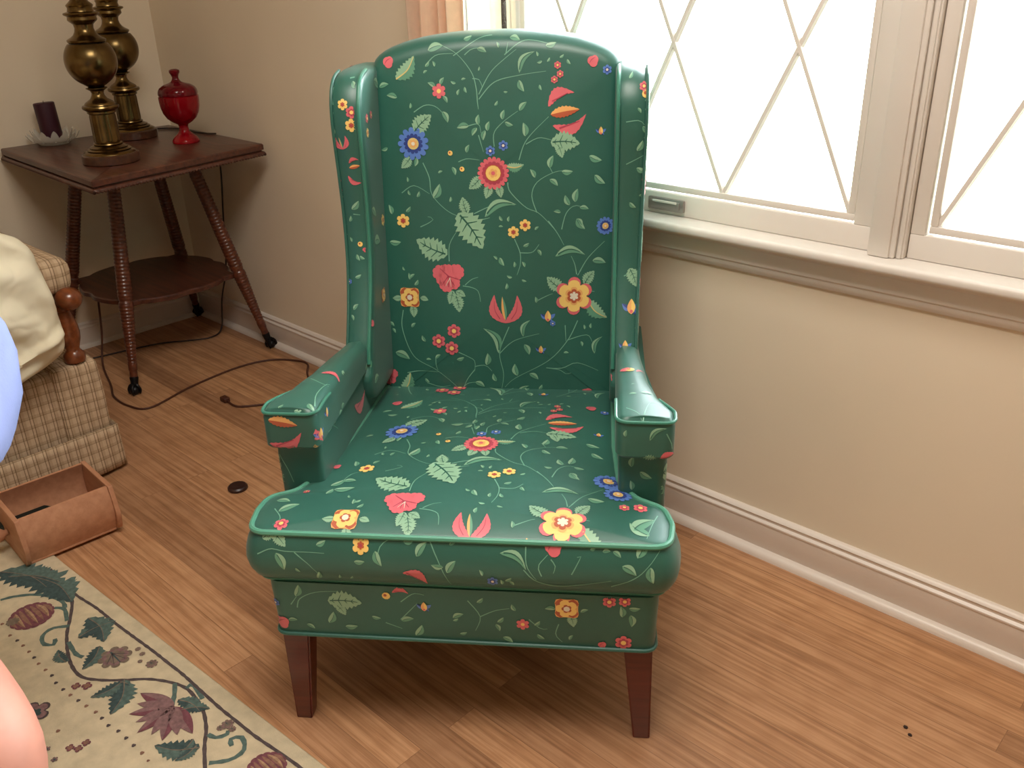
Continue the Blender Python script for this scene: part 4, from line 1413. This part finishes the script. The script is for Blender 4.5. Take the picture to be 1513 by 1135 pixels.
# cords
def cord(name, pts, r, mat, label, cat='cord', extra=None):
    b = MB(); b.tube(catmull(pts, 10), r, mat, 8)
    if extra: extra(b)
    return tag(b.build(name, angle=60), label, cat)
cord('electric_cord', [(.165, -.045, .003), (.10, -.60, .003), (.13, -.50, .003), (.16, -.36, .003), (.19, -.27, .003), (.24, -.20, .003), (.275, -.13, .003), (.262, -.075, .02), (.270, -.058, .13), (.315, -.045, .26), (.33, -.035, .42), (.345, -.022, .60), (.345, -.022, .70)][1:], .0028, 'cordd', 'dark lamp cord hanging behind the right table leg and running back under the table')
cord('extension_cord', [(.215, -.47, .262), (.225, -.49, .12), (.25, -.52, .02), (.40, -.565, .0035), (.50, -.60, .0035), (.60, -.60, .0035), (.665, -.56, .0035), (.62, -.40, .0035), (.60, -.22, .0035), (.63, -.11, .0035), (.70, -.055, .0035), (.76, -.045, .0035), (.84, -.10, .0035), (.98, -.16, .0035), (1.15, -.10, .0035), (1.35, -.07, .0035)], .0034, 'cord', 'brown extension cord looping across the floor in front of the table leg')
def plug(b): b.box((.785, -.392, .0005), (.815, -.372, .016), 'cord', .003)
cord('plug_cord', [(.81, -.381, .006), (.85, -.383, .0035), (.88, -.37, .0035), (.93, -.30, .0035), (.97, -.22, .0035), (1.08, -.14, .0035), (1.22, -.12, .0035)], .0034, 'cord', 'short brown cord end with a plug lying on the floor left of the chair', extra=plug)
cord('lamp_cord', [(.10, -.10, ZT+.003), (.14, -.062, ZT+.0028), (.20, -.050, ZT+.0028), (.28, -.058, ZT+.0028), (.345, -.050, ZT+.0028), (.375, -.034, ZT+.0028)], .0025, 'cordd', 'thin dark lamp cord on the table top behind the red dish')

# furniture cup and crumbs on the floor
b = MB(); b.lathe([(.024, 0), (.0255, .002), (.0255, .007), (.022, .0105), (.012, .011), (.004, .009)], 'cap', 32); o = b.build('furniture_glide', loc=(1.296, -.640, .0003)); tag(o, 'small round dark brown furniture glide lying on the bare floor', 'furniture cup')
for i, (x, y, r) in enumerate(((2.893, -.303, .004), (2.905, -.315, .0035), (3.50, -.32, .004), (3.35, -.62, .0035))):
    b = MB(); bm = bmesh.new(); bmesh.ops.create_icosphere(bm, subdivisions=1, radius=r)
    for v in bm.verts: v.co.z = max(0, v.co.z*.5+r*.5); v.co.x *= 1+.4*random.random()
    b.bm(bm, 'debris'); o = b.build('crumb', loc=(x, y, .0002)); tag(o, 'tiny dark crumb on the floor to the right of the armchair', 'crumb', 'crumbs on the floor')

# ------------------------------------------------------------------ plaid sofa
SX, SY = .945, -.785
S = empty('plaid_sofa', (SX, SY, 0)); tag(S, 'tan plaid skirted sofa with turned maple arm against the left wall', 'sofa')
def uvp(co, n):
    if abs(n.x) > .6: return (co.y, co.z+co.x*.2)
    if abs(n.y) > .6: return (co.x, co.z)
    return (co.y, co.x)
def cushion(name, lo, hi, r=.03, mat='plaid', crownz=.0, parent=S, sub=None, seed=0):
    b = MB(); bm = bmesh.new(); bmesh.ops.create_cube(bm, size=1)
    for v in bm.verts: v.co = Vector([(lo[i]+hi[i])/2+v.co[i]*(hi[i]-lo[i]) for i in range(3)])
    bmesh.ops.bevel(bm, geom=bm.edges[:], offset=r, segments=4, profile=.6, affect='EDGES')
    bmesh.ops.subdivide_edges(bm, edges=[e for e in bm.edges if e.calc_length() > .05], cuts=5, use_grid_fill=True)
    for v in bm.verts:
        w = mnoise.noise(v.co*7+Vector((seed, 0, 0)))*.006+mnoise.noise(v.co*22)*.002
        v.co += Vector((w, w*.5, w))
    b.bm(bm, mat); return b.build(name, parent, uvfun=uvp)
LEN = 1.95
# base front (above the skirt), arm-end panel and skirt; everything in sofa space: x<0 towards the wall, y<0 away from the corner
cushion('base', (-.86, -LEN, .10), (-.012, -.012, .31), .018, seed=1)
# front arm panel, slightly proud, with soft crease at its left
cushion('arm_front', (-.06, -.115, .11), (.003, .0, .322), .014, seed=4)
b = MB(); vs = []; fs = []; loop = [(.014, 0.0), (.014, -LEN)]; n = 150; cols = []
path = [(-.84, .004)]+[(-.84+.84*i/20, .005) for i in range(1, 20)]+[(.010, .004)]+[(.012, -LEN*i/n) for i in range(1, n+1)]
for j in range(7):
    z = .012+(.132-.012)*j/6
    for i, (x, y) in enumerate(path):
        f = (1-j/6); w = .004*math.sin(i*.55)*f+.006*f
        if i <= 20: vs.append((x, y+w, z))
        else: vs.append((x+w, y, z-(.0 if i > 24 else 0)))
m = len(path)
for j in range(6):
    for i in range(m-1): a = j*m+i; fs.append((a, a+1, a+m+1, a+m))
b.add(vs, fs, 'plaid'); sk = b.build('skirt', S, uvfun=uvp, angle=70); md = sk.modifiers.new('thickness', 'SOLIDIFY'); md.thickness = .006; md.offset = 1
cushion('seat_cushion', (-.66, -.99, .315), (-.01, -.125, .435), .035, seed=7)
cushion('seat_cushion', (-.66, -1.86, .315), (-.01, -.995, .435), .035, seed=9)
cushion('back_cushion', (-.86, -1.86, .33), (-.62, -.10, .86), .06, seed=12)
cushion('arm_pad', (-.62, -.108, .505), (.0, -.008, .592), .034, seed=15)
# maple arm: turned post, scrolled rail, rear post
b = MB(); Tp = Matrix.Translation((-.022, -.044, 0)) @ Matrix.Diagonal((.72, .72, 1, 1))
b.lathe([(.034, .3235), (.036, .330), (.036, .342), (.026, .350), (.022, .356), (.026, .366), (.033, .382), (.036, .400), (.034, .418), (.028, .436), (.022, .450), (.021, .458), (.027, .462), (.027, .468), (.022, .473), (.022, .486)], 'armwood', 32, Tp)
b.build('arm_post', S, angle=45)
b = MB(); Tp = Matrix.Translation((-.62, -.055, 0))
b.lathe([(.034, .3115), (.036, .342), (.026, .350), (.033, .382), (.036, .400), (.028, .436), (.021, .458), (.022, .486)], 'armwood', 24, Tp); b.build('arm_post', S, angle=45)
b = MB()
pts = catmull([(-.66, -.055, .497), (-.4, -.055, .500), (-.16, -.050, .503), (-.07, -.042, .500), (-.012, -.036, .497)], 8)
b.tube(pts, .020, 'armwood', 14)
bm = bmesh.new(); bmesh.ops.create_uvsphere(bm, u_segments=24, v_segments=14, radius=.033)
for v in bm.verts: v.co = Vector((v.co.x*1.0+.004, v.co.y*.95-.034, v.co.z*.88+.494))
b.bm(bm, 'armwood'); b.build('arm_rail', S, angle=50)
for yy in (-.03, -LEN+.06):
    for xx in (-.80, -.05):
        b = MB(); b.lathe([(.018, .0005), (.022, .01), (.024, .102)], 'armwood', 16, Matrix.Translation((xx, yy-.02, 0))); b.build('foot', S)

# cream cotton cloth thrown over the sofa arm and seat front
def sheet():
    edge = [(-1.00, .712), (-.968, .697), (-.938, .679), (-.914, .648), (-.906, .608), (-.900, .541), (-.892, .485), (-.886, .437), (-.900, .392), (-.940, .366), (-1.003, .345), (-1.061, .322), (-1.18, .30), (-1.30, .45), (-1.28, .62), (-1.12, .712)]
    o = catmull([(a, c, 0) for a, c in edge], 7, closed=True); o = [Vector((p.x+.018, p.y)) for p in o]
    b = MB()
    def t3(a, c, d):
        w = Vector((a*6, c*6, d*3)); k = mnoise.noise(w)*.022+mnoise.noise(w*2.7)*.009
        k += .007*abs(mnoise.noise(w*5.5))+.010*math.sin((a*.8+c*1.1)*42+2*mnoise.noise(w*1.3))*.6
        fold = .018*math.exp(-(((c-.440)-(a+.885)*.35)/.012)**2)*(1 if a > -1.0 else 0)
        if d < -.02: return (1.0+d, min(a, -.898)+k*.1, max(c, .4425)+k*.1)
        return (1.0+d+(k+fold if d > .02 else k*.3), a+k*.2, c+k*.15)
    puff(b, o, [(-.06, -.36), (-.03, -.34), (-.012, -.28), (-.006, -.15), (-.004, -.045), (.0, -.004), (-.002, .016), (-.010, .030), (-.020, .038)], 'cloth', t3, center=lambda p: Vector((-1.07, .53))+(p-Vector((-1.07, .53)))*.12, steps=26, crown=lambda s, q: .030*s)
    return b.build('cream_cloth', angle=70)
tag(sheet(), 'crumpled cream cotton cloth draped over the sofa arm', 'cloth')

# ------------------------------------------------------------------ wooden box with brushes
BX = empty('wooden_box', (1.165, -1.035, .0095), math.radians(-3)); tag(BX, 'open unpainted wooden drawer box on the rug corner in front of the sofa', 'box')
# length along local y, width along local x
hx, hy, H, t = .082, .098, .118, .008
b = MB(); b.box((-hx+.0, -hy, 0), (hx, hy, .006), 'boxwood', .001); b.build('bottom', BX)
def side(sx):
    b = MB(); n = 8; vs = []
    for y in (-hy, hy):
        for k in range(n+1):
            z = .0062+(H-.0062)*k/n; bul = .014*math.sin(PI*k/n)+(.010*(1-k/n))*0
            vs += [(sx*(hx+bul), y, z), (sx*(hx+bul-t), y, z)]
    fs = []; m = 2*(n+1)
    for k in range(n):
        a = 2*k
        fs += [(a, a+2, a+2+m, a+m), (a+1, a+1+m, a+3+m, a+3), (a, a+1, a+3, a+2), (a+m, a+2+m, a+3+m, a+1+m)]
    fs += [(0, m, m+1, 1), (2*n, 2*n+1, 2*n+1+m, 2*n+m)]
    b.add(vs, fs, 'boxwood'); return b.build('side_panel', BX, angle=60)
side(1); side(-1)
def endp(sy):
    b = MB(); o = rpoly([(-hx-.006, .0005, .02), (hx+.012, .0005, .03), (hx+.024, .05, .03), (hx+.006, H+.002, .004), (-hx-.004, H+.002, .004), (-hx-.018, .05, .03)], .01)
    y0 = hy+.0005
    puff(b, o, [(-.001, 0), (0, .001), (0, t+.002), (-.0015, t+.003)], 'boxwood', lambda a, c, d: (a, sy*(y0+d), c), center=lambda p: Vector((0, .05)), steps=2)
    return b.build('end_panel', BX, angle=40)
endp(1); ep = endp(-1)
b = MB(); b.lathe([(.007, 0), (.008, .006), (.014, .012), (.017, .02), (.014, .027), (.004, .029)], 'boxwood', 20, Matrix.Translation((.0, -hy-.0135, .055)) @ Matrix.Rotation(PI/2, 4, 'X')); b.build('knob', ep)
# shoe brush: dark back leaning on the rim and bristles
e = at('shoe_brush', 'black handled brush lying in the wooden box', 'brush', 1.145, -1.075, .045)
e.rotation_euler = (math.radians(8), math.radians(-12), math.radians(60))
b = MB(); o = rpoly([(-.10, -.012, .012), (.03, -.018, .012), (.05, 0, .01), (.03, .018, .012), (-.10, .012, .012)], .008)
puff(b, o, [(-.003, 0), (0, .003), (0, .012), (-.004, .016)], 'brushback', lambda a, c, d: (a, c, d+.02), center=lambda p: Vector((p.x*.5-.01, 0)), steps=3); b.build('handle', e)
e2 = at('shoe_brush', 'black bristled brush at the far side of the wooden box', 'brush', 1.150, -.985, .020, rz=math.radians(75))
b = MB(); b.box((-.055, -.018, 0), (.055, .018, .014), 'brushback', .005); b.build('handle', e2)
b = MB()
for i in range(14):
    for j in range(5):
        x = -.050+.1*i/13; y = -.014+.028*j/4
        b.tube([(x, y, .0142), (x+random.uniform(-.003, .003), y+random.uniform(-.003, .003), .034+random.uniform(0, .005))], .0026, 'bristle', 5)
b.build('bristles', e2)

# ------------------------------------------------------------------ rug
b = MB()
o = rpoly([(1.02, -1.095, .01), (1.29, -1.085, 0), (2.215, -1.032, 0), (2.95, -.99, .01), (2.97, -3.1, .01), (1.02, -3.2, .01)], .05)
puff(b, o, [(-.001, .0005), (0, .002), (0, .006), (-.003, .0085)], 'rug', lambda a, c, d: (a, c, d), center=lambda p: Vector((2., -2.)), steps=12)
weld(b)
P = Print(b, DN, prefix='r_', seg=.010, lift=.00015)
for t_, p_ in parse(PAT['rug']): P.rugmotif(t_, p_)
# the border vine carries on past the part seen in the photograph
more = [(t_, [x+(.93 if i % 2 == 0 else .035) if (t_ in 'LWwNZ' or i < 2) else x for i, x in enumerate(p_)]) for t_, p_ in parse(PAT['rug']) if t_ in 'LNEFM']
P.clip = lambda u, v: u > 2.24 and u < 2.93
for t_, p_ in more: P.rugmotif(t_, p_)
rg = b.build('floral_rug', angle=60); tag(rg, 'cream rug with vines and faded flowers and a dark border line at lower left', 'rug')

# ------------------------------------------------------------------ person at the left edge
PX = empty('person', (1.72, -1.52, .012)); tag(PX, 'person sitting in a light blue shirt, bare knee and arm at the left edge', 'person')
def skinned(name, chains, mat, parent, sub=2, root=0):
    """chains: list of [(x,y,z,r),...]; the first point of later chains may be ('j', chain, index)"""
    vs = []; es = []; rs = []; ids = []
    for ch in chains:
        row = []; prev = None
        for q in ch:
            if q[0] == 'j': k = ids[q[1]][q[2]]
            else: k = len(vs); vs.append(q[:3]); rs.append(q[3:] if len(q) > 4 else (q[3], q[3]))
            if prev is not None: es.append((prev, k))
            prev = k; row.append(k)
        ids.append(row)
    me = bpy.data.meshes.new(name); me.from_pydata(vs, es, []); me.update()
    o = bpy.data.objects.new(name, me); COL.objects.link(o); o.parent = parent
    o.modifiers.new('skin', 'SKIN'); sv = me.skin_vertices[0].data
    for i, r in enumerate(rs): sv[i].radius = (r[0], r[1]); sv[i].use_root = (i == root)
    m = o.modifiers.new('sub', 'SUBSURF'); m.levels = sub; m.render_levels = sub
    dg = bpy.context.evaluated_depsgraph_get(); ev = o.evaluated_get(dg); nm = bpy.data.meshes.new_from_object(ev)
    o.modifiers.clear(); o.data = nm; nm.materials.clear(); nm.materials.append(M[mat])
    for f in nm.polygons: f.use_smooth = True
    return o
L = lambda x, y, z, *r: (x-1.72, y+1.52, z)+r
# body: pelvis at a low stool, facing +x; left side towards the window wall
HIPZ = .50
chains = [
 [L(1.72, -1.56, HIPZ, .115, .13), L(1.72, -1.56, .62, .11, .13), L(1.745, -1.55, .76, .11, .14), L(1.79, -1.54, .90, .10, .15), L(1.83, -1.535, .99, .05, .055), L(1.865, -1.53, 1.07, .052, .052), L(1.89, -1.53, 1.13, .078, .074), L(1.90, -1.53, 1.21, .07, .068)],
 [('j', 0, 0), L(1.76, -1.475, .49, .09), L(1.98, -1.475, .475, .078), L(2.17, -1.478, .462, .060), L(2.29, -1.478, .432, .074), L(2.28, -1.50, .32, .056), L(2.24, -1.50, .20, .046), L(2.22, -1.50, .09, .033), L(2.25, -1.50, .045, .034), L(2.34, -1.49, .032, .028, .038), L(2.40, -1.49, .03, .02, .034)],
 [('j', 0, 0), L(1.76, -1.68, .49, .09), L(1.98, -1.72, .475, .078), L(2.20, -1.75, .46, .062), L(2.26, -1.755, .44, .058), L(2.25, -1.76, .33, .056), L(2.20, -1.76, .20, .046), L(2.18, -1.76, .09, .033), L(2.21, -1.76, .045, .034), L(2.30, -1.75, .032, .028, .038), L(2.36, -1.75, .03, .02, .034)],
 [('j', 0, 3), L(1.79, -1.37, .93, .062), L(1.83, -1.325, .80, .052), L(1.87, -1.32, .685, .045), L(1.99, -1.405, .63, .040), L(2.10, -1.465, .595, .030), L(2.135, -1.485, .588, .024, .036), L(2.18, -1.505, .578, .018, .038), L(2.205, -1.515, .570, .013, .034)],
 [('j', 0, 3), L(1.79, -1.70, .93, .062), L(1.83, -1.77, .80, .052), L(1.87, -1.79, .685, .045), L(1.99, -1.76, .63, .040), L(2.10, -1.735, .595, .030), L(2.135, -1.730, .588, .024, .036), L(2.18, -1.725, .578, .018, .038), L(2.205, -1.722, .570, .013, .034)],
]
bd = skinned('body', chains, 'skin', PX)
# fingers joined into the body mesh
def fingers(side_y, palm, fan, thumb):
    out_ = []
    for i, (a, ln) in enumerate(zip((-.30, -.10, .09, .28), (.066, .076, .072, .058))):
        s = Vector(palm)+Vector((0, (i-1.5)*.018*fan, .0)); d = Vector((math.cos(a*.5), math.sin(a)*fan*.6, -.12)).normalized()
        p = [s-d*.02, s, s+d*ln*.42+Vector((0, 0, .002)), s+d*ln*.75+Vector((0, 0, -.012)), s+d*ln+Vector((0, 0, -.026))]
        out_.append([tuple(q)+(r,) for q, r in zip(p, (.009, .009, .0085, .008, .0065))])
    s = Vector(palm)+Vector((-.055, -.030*thumb, -.002)); d = Vector((.6, -.75*thumb, -.15)).normalized()
    out_.append([tuple(s-d*.012)+(.012,), tuple(s+d*.012)+(.011,), tuple(s+d*.034)+(.0095,), tuple(s+d*.052+Vector((.006, 0, -.004)))+(.0075,)])
    return out_
fo = []
for palm, fan, th in (((2.205-1.72, -1.515+1.52, .571), 1, 1), ((2.205-1.72, -1.722+1.52, .571), 1, -1)):
    for ch in fingers(0, palm, fan, th): fo.append(skinned('finger', [ch], 'skin', PX, 1))
bm = bmesh.new(); bm.from_mesh(bd.data)
for f in fo:
    bm.from_mesh(f.data); me_ = f.data; bpy.data.objects.remove(f); bpy.data.meshes.remove(me_)
# face details: nose, ears, eye sockets, lips on the same mesh
def blob(c, r, sc):
    g = bmesh.ops.create_uvsphere(bm, u_segments=14, v_segments=9, radius=r)
    for v in g['verts']: v.co = Vector(c)+Vector((v.co.x*sc[0], v.co.y*sc[1], v.co.z*sc[2]))
HC = Vector((1.895-1.72, -.01, 1.165)); blob(HC+Vector((-.004, 0, .022)), .088, (1.0, .88, 1.02))
blob(HC+Vector((.080, 0, -.012)), .013, (1.0, .75, 1.7)); blob(HC+Vector((.072, 0, -.046)), .015, (.45, 1.3, .3)); blob(HC+Vector((.070, 0, -.053)), .015, (.5, 1.15, .35)); blob(HC+Vector((.048, 0, -.072)), .030, (.9, 1, .8))
for sy in (-1, 1): blob(HC+Vector((-.005, sy*.075, -.010)), .022, (.8, .35, 1.3)); blob(HC+Vector((.066, sy*.030, .014)), .013, (.7, 1.1, .8))
for f in bm.faces: f.smooth = True
bm.to_mesh(bd.data); bm.free()
for sy in (-1, 1):
    b = MB()
    b.lathe([(.0, -.004), (.0042, -.003), (.0045, 0), (.003, .003)], 'iron', 10, Matrix.Translation(HC+Vector((.0790, sy*.030, .014))) @ Matrix.Rotation(PI/2, 4, 'Y')); b.build('eye', PX)

# hair
bm = bmesh.new(); bmesh.ops.create_icosphere(bm, subdivisions=4, radius=1)
for v in list(bm.verts):
    c = v.co.copy()
    v.co = Vector((c.x*.096-.008, c.y*.090, c.z*.098+.026))+HC+c*.005*mnoise.noise(c*6)
bmesh.ops.delete(bm, geom=[v for v in bm.verts if ((v.co.x-HC.x) > .030 and (v.co.z-HC.z) < .070) or (v.co.z-HC.z) < -.045], context='VERTS')
b = MB(); b.bm(bm, 'hair'); ho = b.build('hair', PX, angle=180); md = ho.modifiers.new('t', 'SOLIDIFY'); md.thickness = .006
# shirt with long left sleeve, shorts
sc = [
 [L(1.715, -1.56, .475, .155, .175), L(1.715, -1.56, .62, .145, .165), L(1.74, -1.55, .76, .135, .165), L(1.785, -1.54, .89, .13, .18), L(1.812, -1.535, .970, .09, .115)],
 [('j', 0, 3), L(1.79, -1.37, .928, .092), L(1.835, -1.305, .80, .083), L(1.885, -1.290, .70, .076), L(1.945, -1.345, .655, .066), L(2.0, -1.40, .63, .056)],
 [('j', 0, 3), L(1.79, -1.70, .928, .092), L(1.83, -1.77, .80, .078), L(1.87, -1.79, .70, .07), L(1.93, -1.775, .655, .062), L(1.99, -1.76, .63, .054)]]
so = skinned('shirt', sc, 'shirt', PX)
for v in so.data.vertices:
    k = mnoise.noise(v.co*11)*.012+mnoise.noise(v.co*28)*.004; v.co += v.normal*k
shc = [[L(1.70, -1.56, .52, .14, .16), L(1.70, -1.56, .46, .135, .15)],
       [('j', 0, 0), L(1.76, -1.475, .49, .125), L(1.90, -1.475, .48, .118), L(1.97, -1.475, .478, .112)],
       [('j', 0, 0), L(1.76, -1.68, .49, .125), L(1.90, -1.70, .48, .118), L(1.97, -1.715, .478, .112)]]
skinned('shorts', shc, 'shorts', PX)
# stool that carries the person
ST = empty('footstool', (1.70, -1.57, 0)); tag(ST, 'low wooden stool the person in blue sits on, mostly outside the frame', 'stool')
b = MB(); b.lathe([(.12, .335), (.165, .337), (.17, .345), (.165, .355), (.02, .357)], 'oldwood', 40); b.build('seat', ST, angle=30)
for sx, sy in ((1, 1), (1, -1), (-1, 1), (-1, -1)):
    b = MB(); b.tube([(sx*.135, sy*.125, .0105), (sx*.09, sy*.09, .3348)], .014, 'oldwood', 10, rf=lambda t: .8+.4*t); b.build('leg', ST)

# ------------------------------------------------------------------ light and camera
w = bpy.data.worlds.new('sky'); SC.world = w; w.use_nodes = True
nt = w.node_tree; nt.nodes.clear(); out = nt.nodes.new('ShaderNodeOutputWorld'); bg = nt.nodes.new('ShaderNodeBackground')
tc = nt.nodes.new('ShaderNodeTexCoord'); sp = nt.nodes.new('ShaderNodeSeparateXYZ'); cr = nt.nodes.new('ShaderNodeValToRGB')
mp = nt.nodes.new('ShaderNodeMapRange'); mp.inputs[1].default_value = -.25; mp.inputs[2].default_value = .35
nt.links.new(tc.outputs['Generated'], sp.inputs[0]); nt.links.new(sp.outputs[2], mp.inputs[0]); nt.links.new(mp.outputs[0], cr.inputs[0])
cr.color_ramp.elements[0].color = (.62, .66, .50, 1); cr.color_ramp.elements[1].color = (.90, .96, 1.0, 1)
st_ = nt.nodes.new('ShaderNodeMapRange'); st_.inputs[1].default_value = -.25; st_.inputs[2].default_value = .35; st_.inputs[3].default_value = 11.0; st_.inputs[4].default_value = 29.0
nt.links.new(sp.outputs[2], st_.inputs[0]); nt.links.new(cr.outputs[0], bg.inputs[0]); nt.links.new(st_.outputs[0], bg.inputs[1])
nt.links.new(bg.outputs[0], out.inputs[0])
def area(name, loc, rot, sx, sy, power, col, portal=False):
    d = bpy.data.lights.new(name, 'AREA'); d.shape = 'RECTANGLE'; d.size = sx; d.size_y = sy; d.energy = power; d.color = col
    if portal: d.cycles.is_portal = True
    o = bpy.data.objects.new(name, d); COL.objects.link(o); o.location = loc; o.rotation_euler = rot; return o
area('window_portal', ((WX0+WX1)/2, .13, (WZ0+WZ1)/2), (math.radians(-90), 0, 0), WX1-WX0, WZ1-WZ0, 1, (1, 1, 1), True)
area('ceiling_fill', (2.6, -1.12, ROOM_Z-.06), (0, 0, 0), .9, .9, 36, (1.0, .94, .86))  # added soft fill from overhead, no known fixture behind it

cam = bpy.data.cameras.new('camera'); co = bpy.data.objects.new('camera', cam); COL.objects.link(co); SC.camera = co
cam.sensor_fit = 'HORIZONTAL'; cam.sensor_width = 36; cam.lens = 36*1339.84/1513; cam.clip_start = .02
yaw, pit, rol = math.radians(133.92528), math.radians(-24.88610), math.radians(-1.66178)
d = Vector((math.cos(pit)*math.cos(yaw), math.cos(pit)*math.sin(yaw), math.sin(pit)))
r = d.cross(Vector((0, 0, 1))).normalized(); u = r.cross(d)
r2 = r*math.cos(rol)+u*math.sin(rol); u2 = -r*math.sin(rol)+u*math.cos(rol)
Mx = Matrix((r2, u2, -d)).transposed().to_4x4(); Mx.translation = (3.22373, -1.60411, 1.22); co.matrix_world = Mx
vs_ = SC.view_settings; vs_.view_transform = 'Standard'; vs_.look = 'None'; vs_.exposure = .12; vs_.gamma = 1; vs_.use_curve_mapping = False
SC.cycles.use_denoising = True; SC.cycles.max_bounces = 10; SC.cycles.diffuse_bounces = 5; SC.cycles.transparent_max_bounces = 12
SC.cycles.sample_clamp_indirect = 6
